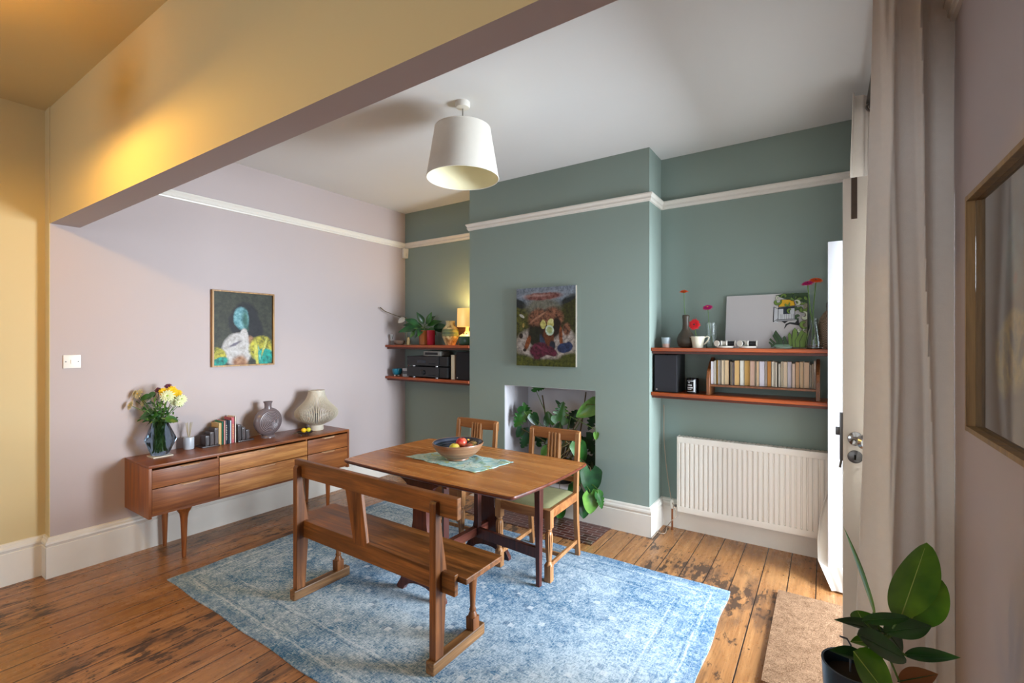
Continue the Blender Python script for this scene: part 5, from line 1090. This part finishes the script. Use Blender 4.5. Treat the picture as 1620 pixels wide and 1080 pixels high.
solo(b, 'round_wooden_tray', wood('tray_wood', '#6e431f', '#a36c36', 'x', 1, .35), 'round dark-rimmed wooden tray propped on the alcove wall behind the lit lamp', 'tray', (-3.08, 3.815, z), smooth=50)
UX, UY = -3.0, 3.665
t = thing('table_lamp', 'lit table lamp with a cream shade and green-white base on the left upper shelf', 'table lamp', (UX, UY, z))
b = MB(); b.lathe([(.060, 0), (.085, .004), (.092, .02), (.092, .075), (.084, .09)], (UX, UY, z), 40, plain('dark_green_glaze', '#234a38', .25, var=.15)); b.lathe([(.084, .09), (.06, .11), (.03, .125), (.018, .15), (.016, .19)], (UX, UY, z), 40, plain('white_glaze_base', '#d6ceb8', .25)); b.obj('lamp_base', None, t, smooth=40)
b = MB()
for a in (-2.2, -1.6, -1.0): b.ball((UX + .052 * cos(a), UY + .052 * sin(a), z + .112), .009, 8)
b.obj('painted_flower', M['black'], t)
sh = Sh('lit_lampshade_cloth', .9); sh.color(lin('#e9cf92')); sh.b.inputs['Emission Color'].default_value = lin('#ffc766'); sh.b.inputs['Emission Strength'].default_value = .55
b = MB(); b.lathe([(.098, .37), (.102, .185)], (UX, UY, z), 48, cap=False); b.obj('lamp_shade', sh.m, t, solid=.002); MB().ball((UX, UY, z + .26), .025, 12, m=emit('warm_bulb', '#ffc060', 12)).obj('bulb', None, t)
bulb_light('alcove_lamp_glow', (UX, UY, z + .345), 9, (1, .68, .26), .03)
# ---- left alcove, lower shelf
z = ZL2 + .0006
b = MB(); b.lathe([(.034, .014), (.05, .03), (.056, .06), (.054, .082), (.050, .082), (.050, .06), (.03, .025)], (-3.965, 3.62, z), 28, plain('turquoise_glass', '#0e6f86', .15))
for k in range(3): b.ball((-3.965 + .026 * cos(k * 2.1), 3.62 + .026 * sin(k * 2.1), z + .010), .010, 10, M['linen'])
solo(b, 'tealight_holder', None, 'turquoise glass tealight holder at the left end of the left lower shelf', 'tealight holder', (-3.965, 3.62, z), smooth=50)
t = thing('hand_bell', 'little red-handled brass bell behind the turquoise tealight', 'bell', (-3.93, 3.76, z)); MB().lathe([(.04, 0), (.036, .02), (.03, .05), (.02, .065)], (-3.93, 3.76, z), 24).obj('bell', M['brass'], t); MB().lathe([(.008, .065), (.01, .09), (.006, .12), (.008, .16), (.002, .17)], (-3.93, 3.76, z), 14).obj('handle', plain('red_lacquer', '#8f2a1e', .3), t)
for k in range(3): b = MB().box(-3.862, -3.772, 3.60, 3.72, z + k * .031, z + k * .031 + .029, bev=.003); solo(b, 'cassette_case', plain('silver_case_' + str(k), ['#9a9fa3', '#44474b', '#a8abae'][k], .35), ['silver cassette case at the bottom of the stack beside the amplifier', 'dark cassette case in the middle of the stack beside the amplifier', 'silver cassette case on top of the stack beside the amplifier'][k], 'cassette case', (-3.817, 3.66, z + k * .031), 'stacked cassette cases')
def hifi(z0, z1, label, knob):
    t = thing('hifi_unit', label, 'hi-fi', (-3.46, 3.70, z0), 'black hi-fi units'); MB().box(-3.755, -3.185, 3.575, 3.845, z0 + .012, z1).obj('casing', M['black'], t, smooth=0, bevel=.002); MB().box(-3.757, -3.30, 3.567, 3.576, z0 + .014, z1 - .001).obj('front_panel', M['blackgloss'], t, smooth=0, bevel=.001)
    for xx in (-3.69, -3.36): MB().lathe([(.018, 0), (.018, .012)], (xx, 3.61, z0), 18).obj('foot', M['chrome'], t)
    if knob: MB().lathe([(.024, 0), (.023, .016), (.001, .017)], seg=28, mx=Matrix.Translation((-3.52, 3.567, (z0 + z1) / 2)) @ Matrix.Rotation(pi / 2, 4, 'X')).obj('volume_knob', M['black'], t)
    else: MB().box(-3.60, -3.48, 3.5655, 3.568, z0 + .04, z0 + .07).obj('display', plain('dark_display', '#1d2430', .1), t, smooth=0)
    for k in range(5): MB().lathe([(.005, 0), (.005, .004)], seg=12, mx=Matrix.Translation((-3.43 + .022 * k, 3.567, z0 + .035)) @ Matrix.Rotation(pi / 2, 4, 'X')).obj('button', M['grille'], t)
hifi(z, z + .118, 'black amplifier on the left lower shelf, bottom of the stack', True); hifi(z + .1185, z + .228, 'black disc player stacked on top of the amplifier', False)
t = thing('cassette_radio', 'silver rounded radio lying on top of the black hi-fi stack', 'radio', (-3.43, 3.68, z + .2285)); MB().box(-3.55, -3.31, 3.60, 3.76, z + .2285, z + .285, bev=.02).obj('body', plain('silver_plastic', '#8f8c85', .35), t, smooth=50); MB().box(-3.52, -3.34, 3.598, 3.601, z + .245, z + .27).obj('dark_slot', M['black'], t, smooth=0)
r = book('book', -3.158, -3.112, 3.60, 3.80, z, z + .25, '#b79a80', 'tall tan book standing between the hi-fi and the left alcove speaker', None, 'x')
speaker(-3.095, -2.905, 3.60, 3.84, z, z + .283, 'black speaker at the right end of the left lower shelf')

# ================================================================ MONSTERA IN THE FIREPLACE
MX, MY = -1.98, 3.76
t = thing('monstera_plant', 'large monstera with trailing stems growing out of the fireplace opening', 'potted plant', (MX, MY, .2345))
MB().lathe([(.10, 0), (.125, .17), (.13, .175), (.122, .175), (.11, .15), (.001, .15)], (MX, MY, .2345), 32).obj('pot', plain('dark_plant_pot', '#2b2a2c', .5), t)
base = Vector((MX, MY, .38)); random.seed(31)
mons = [ # tip-side centre px, depth-plane Y, length, width, direction (right, up), tone, split
 (832, 650, 3.70, .15, .13, (-.3, 1), 'leaf1', .5), (823, 662, 3.62, .18, .15, (-.75, -1), 'leaf1', .5), (846, 664, 3.66, .11, .10, (.5, -1), 'leaf3', 0), (868, 661, 3.70, .11, .11, (-.2, 1), 'leaf1', 0), (888, 652, 3.66, .17, .16, (.2, 1), 'leaf1', .6), (884, 676, 3.72, .10, .10, (.3, .8), 'leaf3', 0),
 (930, 648, 3.60, .21, .15, (-1, -.55), 'leaf2', 0), (942, 662, 3.66, .20, .14, (-.25, -1), 'leaf3', .85), (832, 695, 3.70, .17, .15, (-.5, -1), 'leaf3', .5), (822, 684, 3.66, .10, .09, (-.6, -1), 'leaf3', 0), (853, 613, 3.72, .12, .08, (1, .1), 'leaf1', .5), (882, 636, 3.70, .05, .03, (-.7, .8), 'leaf3', 0),
 (918, 716, 3.56, .18, .14, (.35, -1), 'leaf1', 0), (861, 715, 3.62, .10, .08, (-.6, -.9), 'leaf2', 0), (943, 690, 3.55, .06, .05, (-.1, -1), 'leaf2', 0), (935, 762, 3.47, .20, .18, (.0, -1), 'leaf3', 0), (935, 796, 3.44, .17, .17, (.1, -1), 'leaf2', 0), (950, 792, 3.46, .14, .08, (.35, -1), 'leaf1', .3), (912, 755, 3.50, .18, .12, (.1, -1), 'leaf1', 0), (914, 792, 3.47, .16, .11, (-.1, -1), 'leaf3', 0), (924, 806, 3.48, .14, .12, (0, -1), 'leaf3', 0), (886, 812, 3.49, .11, .10, (0, -1), 'leaf1', 0), (920, 700, 3.70, .16, .12, (.9, .4), 'leaf3', .6), (935, 705, 3.74, .18, .15, (.5, -.8), 'leaf3', .6), (900, 690, 3.76, .16, .13, (.7, .6), 'leaf3', .5), (850, 690, 3.76, .15, .13, (-.5, .7), 'leaf3', .5), (905, 660, 3.80, .15, .13, (.5, .8), 'leaf3', .5), (940, 735, 3.70, .16, .14, (.3, -1), 'leaf3', .6), (925, 742, 3.66, .14, .12, (-.4, -1), 'leaf3', .4), (876, 700, 3.74, .12, .1, (.1, 1), 'leaf1', 0), (905, 780, 3.52, .13, .09, (-.3, -1), 'leaf1', 0)]
for k, (x, y, Y, L, w, (dr, du), mt, sp) in enumerate(mons):
    c = on_y(x, y, Y); c.x = min(c.x, -1.63) if Y > 3.57 and c.x > -1.63 else c.x; d = (_R * dr + _Z * du + _F * random.uniform(-.15, .05)).normalized(); if_in = Y > 3.57
    root = c - d * (L * .45)
    if if_in: root.x = max(root.x, -2.42); 
    b = MB(); nm = _F * -1 + _Z * random.uniform(.15, .5) + _R * random.uniform(-.35, .35)
    b.leaf(root, d, nm, L, w, droop=.18, cup=.3, shape='heart', split=sp, m=M[mt], nu=18, nv=8); b.obj('leaf', None, t, smooth=60)
    out = Vector((max(-2.35, min(root.x, -1.66)), min(Y, 3.60) if not if_in else Y, max(root.z, .30)))
    mid = base.lerp(out, .5) + Vector((0, 0, .07)); 
    if not if_in: mid = Vector(((base.x + out.x) / 2, 3.62, max(.42, root.z + .1))); out = Vector((root.x, Y - .01, max(root.z + .03, .28)))
    MB().tube([base, mid, out, root + d * .005], [.005, .004, .003, .0022], 6).obj('leaf_stalk', M['stem_b'] if k % 3 == 0 else M['stem'], t)
b = MB()
for (x0_, y0_, x1_, y1_, Y) in ((858, 625, 866, 690, 3.78), (927, 620, 915, 700, 3.80), (915, 700, 885, 760, 3.76)): b.tube([on_y(x0_, y0_, Y), on_y((x0_ + x1_) / 2 + 1, (y0_ + y1_) / 2, Y), on_y(x1_, y1_, Y)], .006, 8)
b.obj('moss_stem', M['stem_b'], t)
b = MB()
for pts in (((895, 698), (901, 702), (900, 712), (891, 718)), ((884, 710), (894, 705), (902, 700)), ((886, 722), (896, 714), (903, 708)), ((884, 730), (893, 722), (902, 721)), ((918, 742), (928, 752), (934, 762))): b.tube([on_y(px_, py_, 3.60) for px_, py_ in pts], .003, 6)
b.obj('aerial_root', M['root'], t)

# ================================================================ FOREGROUND PLANT
DP = 1.15; pc0 = at(1352, 1052, DP)
PXf, PYf, PZf = pc0.x, pc0.y, pc0.z
t = thing('foreground_potted_plant', 'broad pointed-leaf green plant in a dark blue pot in the right foreground', 'potted plant', (PXf, PYf, PZf - .2))
b = MB(); b.lathe([(.052, -.20), (.058, -.195), (.068, -.01), (.069, 0), (.064, .0), (.062, -.035), (.001, -.035)], (PXf, PYf, PZf), 48); b.obj('pot', plain('dark_blue_plastic', '#22303f', .3), t)
MB().lathe([(.060, -.030), (.001, -.026)], (PXf, PYf, PZf), 32).obj('soil', M['soil'], t)
st = thing('plant_stool', 'small round wooden stool under the foreground plant', 'stool', (PXf, PYf, 0))
MB().lathe([(.15, PZf - .228), (.155, PZf - .222), (.155, PZf - .206), (.15, PZf - .2005)], (PXf, PYf, 0), 40).obj('seat', M['teak'], st)
for k in range(3): a = k * 2.094 + .5; MB().tube([(PXf + .10 * cos(a), PYf + .10 * sin(a), PZf - .225), (PXf + .14 * cos(a), PYf + .14 * sin(a), .001)], [.016, .012], 12).obj('leg', M['teak_z'], st)
sb0 = Vector((PXf, PYf, PZf - .03)); crown = at(1398, 1008, DP)
MB().tube([sb0 + Vector((.02, 0, 0)), sb0.lerp(crown, .5) + Vector((.02, 0, .0)), crown], [.006, .006, .005], 10).obj('main_stem', M['stem_b'], t)
MB().tube([at(1345, 1062, DP), at(1345, 1035, DP), at(1346, 1020, DP), at(1340, 1010, DP), at(1329, 1006, DP)], .0022, 8).obj('wire_hook', plain('grey_wire', '#6f7580', .4, .6), t)
fgl = [ # base px, tip px, width px, depth base, depth tip, shape, material, normal(right,up,toward), cup
 ((1424, 978), (1466, 858), 82, 1.15, 1.12, 'oval', 'leaf_f', (.1, .2, 1), .12), ((1436, 985), (1491, 918), 56, 1.19, 1.21, 'oval', 'leaf_f', (-.5, .4, 1), .25), ((1384, 974), (1334, 832), 26, 1.13, 1.10, 'lance', 'leaf_f', (1, .2, .55), .5),
 ((1404, 1000), (1319, 980), 26, 1.15, 1.10, 'lance', 'leaf_fd', (0, 1, .45), .4), ((1364, 982), (1438, 976), 20, 1.10, 1.11, 'oval', 'leaf_fd', (0, 1, .65), .15), ((1366, 985), (1356, 965), 44, 1.20, 1.22, 'oval', 'leaf_f', (.2, .5, 1), .2),
 ((1398, 1000), (1474, 990), 40, 1.14, 1.16, 'lance', 'leaf_fd', (0, 1, .5), .3), ((1356, 1003), (1434, 1043), 42, 1.08, 1.10, 'oval', 'leaf_fd', (.2, 1, .9), .2), ((1430, 1036), (1520, 1040), 26, 1.15, 1.10, 'lance', 'leaf_fd', (0, 1, .5), .3),
 ((1350, 1030), (1412, 1110), 74, 1.07, 1.03, 'oval', 'leaf_f', (.5, .6, .9), .2), ((1372, 1040), (1311, 1028), 24, 1.10, 1.08, 'lance', 'leaf_fd', (0, 1, .6), .35), ((1405, 1000), (1428, 1032), 34, 1.17, 1.18, 'oval', 'leaf_fd', (.3, .5, 1), .2), ((1420, 1078), (1484, 1066), 30, 1.12, 1.14, 'lance', 'leaf_br', (0, 1, .7), .5), ((1380, 1015), (1345, 1015), 20, 1.16, 1.15, 'lance', 'leaf_f', (0, 1, .5), .3)]
for (p0, p1, wp, Da, Db, shp_, mt, (nr, nu_, nt_), cup) in fgl:
    A = at(*p0, Da); B = at(*p1, Db); d = B - A; L = d.length; nm = _R * nr + _Z * nu_ - _F * nt_
    lf = MB().leaf(A, d, nm, L, wp * Da / FPX, droop=.0, cup=cup, shape=shp_, m=M[mt], nu=22, nv=8).obj('leaf', None, t, smooth=60)
    nn = (nm - d.normalized() * nm.dot(d.normalized())).normalized()
    MB().tube([A + nn * .0006, A.lerp(B, .5) + nn * .0006, A.lerp(B, .93) + nn * .0003], [.0014, .001, .0004], 6).obj('midrib', M['rib'] if mt == 'leaf_f' else M['leaf_fd'], lf)
    MB().tube([crown - Vector((0, 0, .01)), (crown + A) / 2 - Vector((0, 0, .004)), A + d * .04], .0024, 6).obj('leaf_stalk', M['stem'], t)
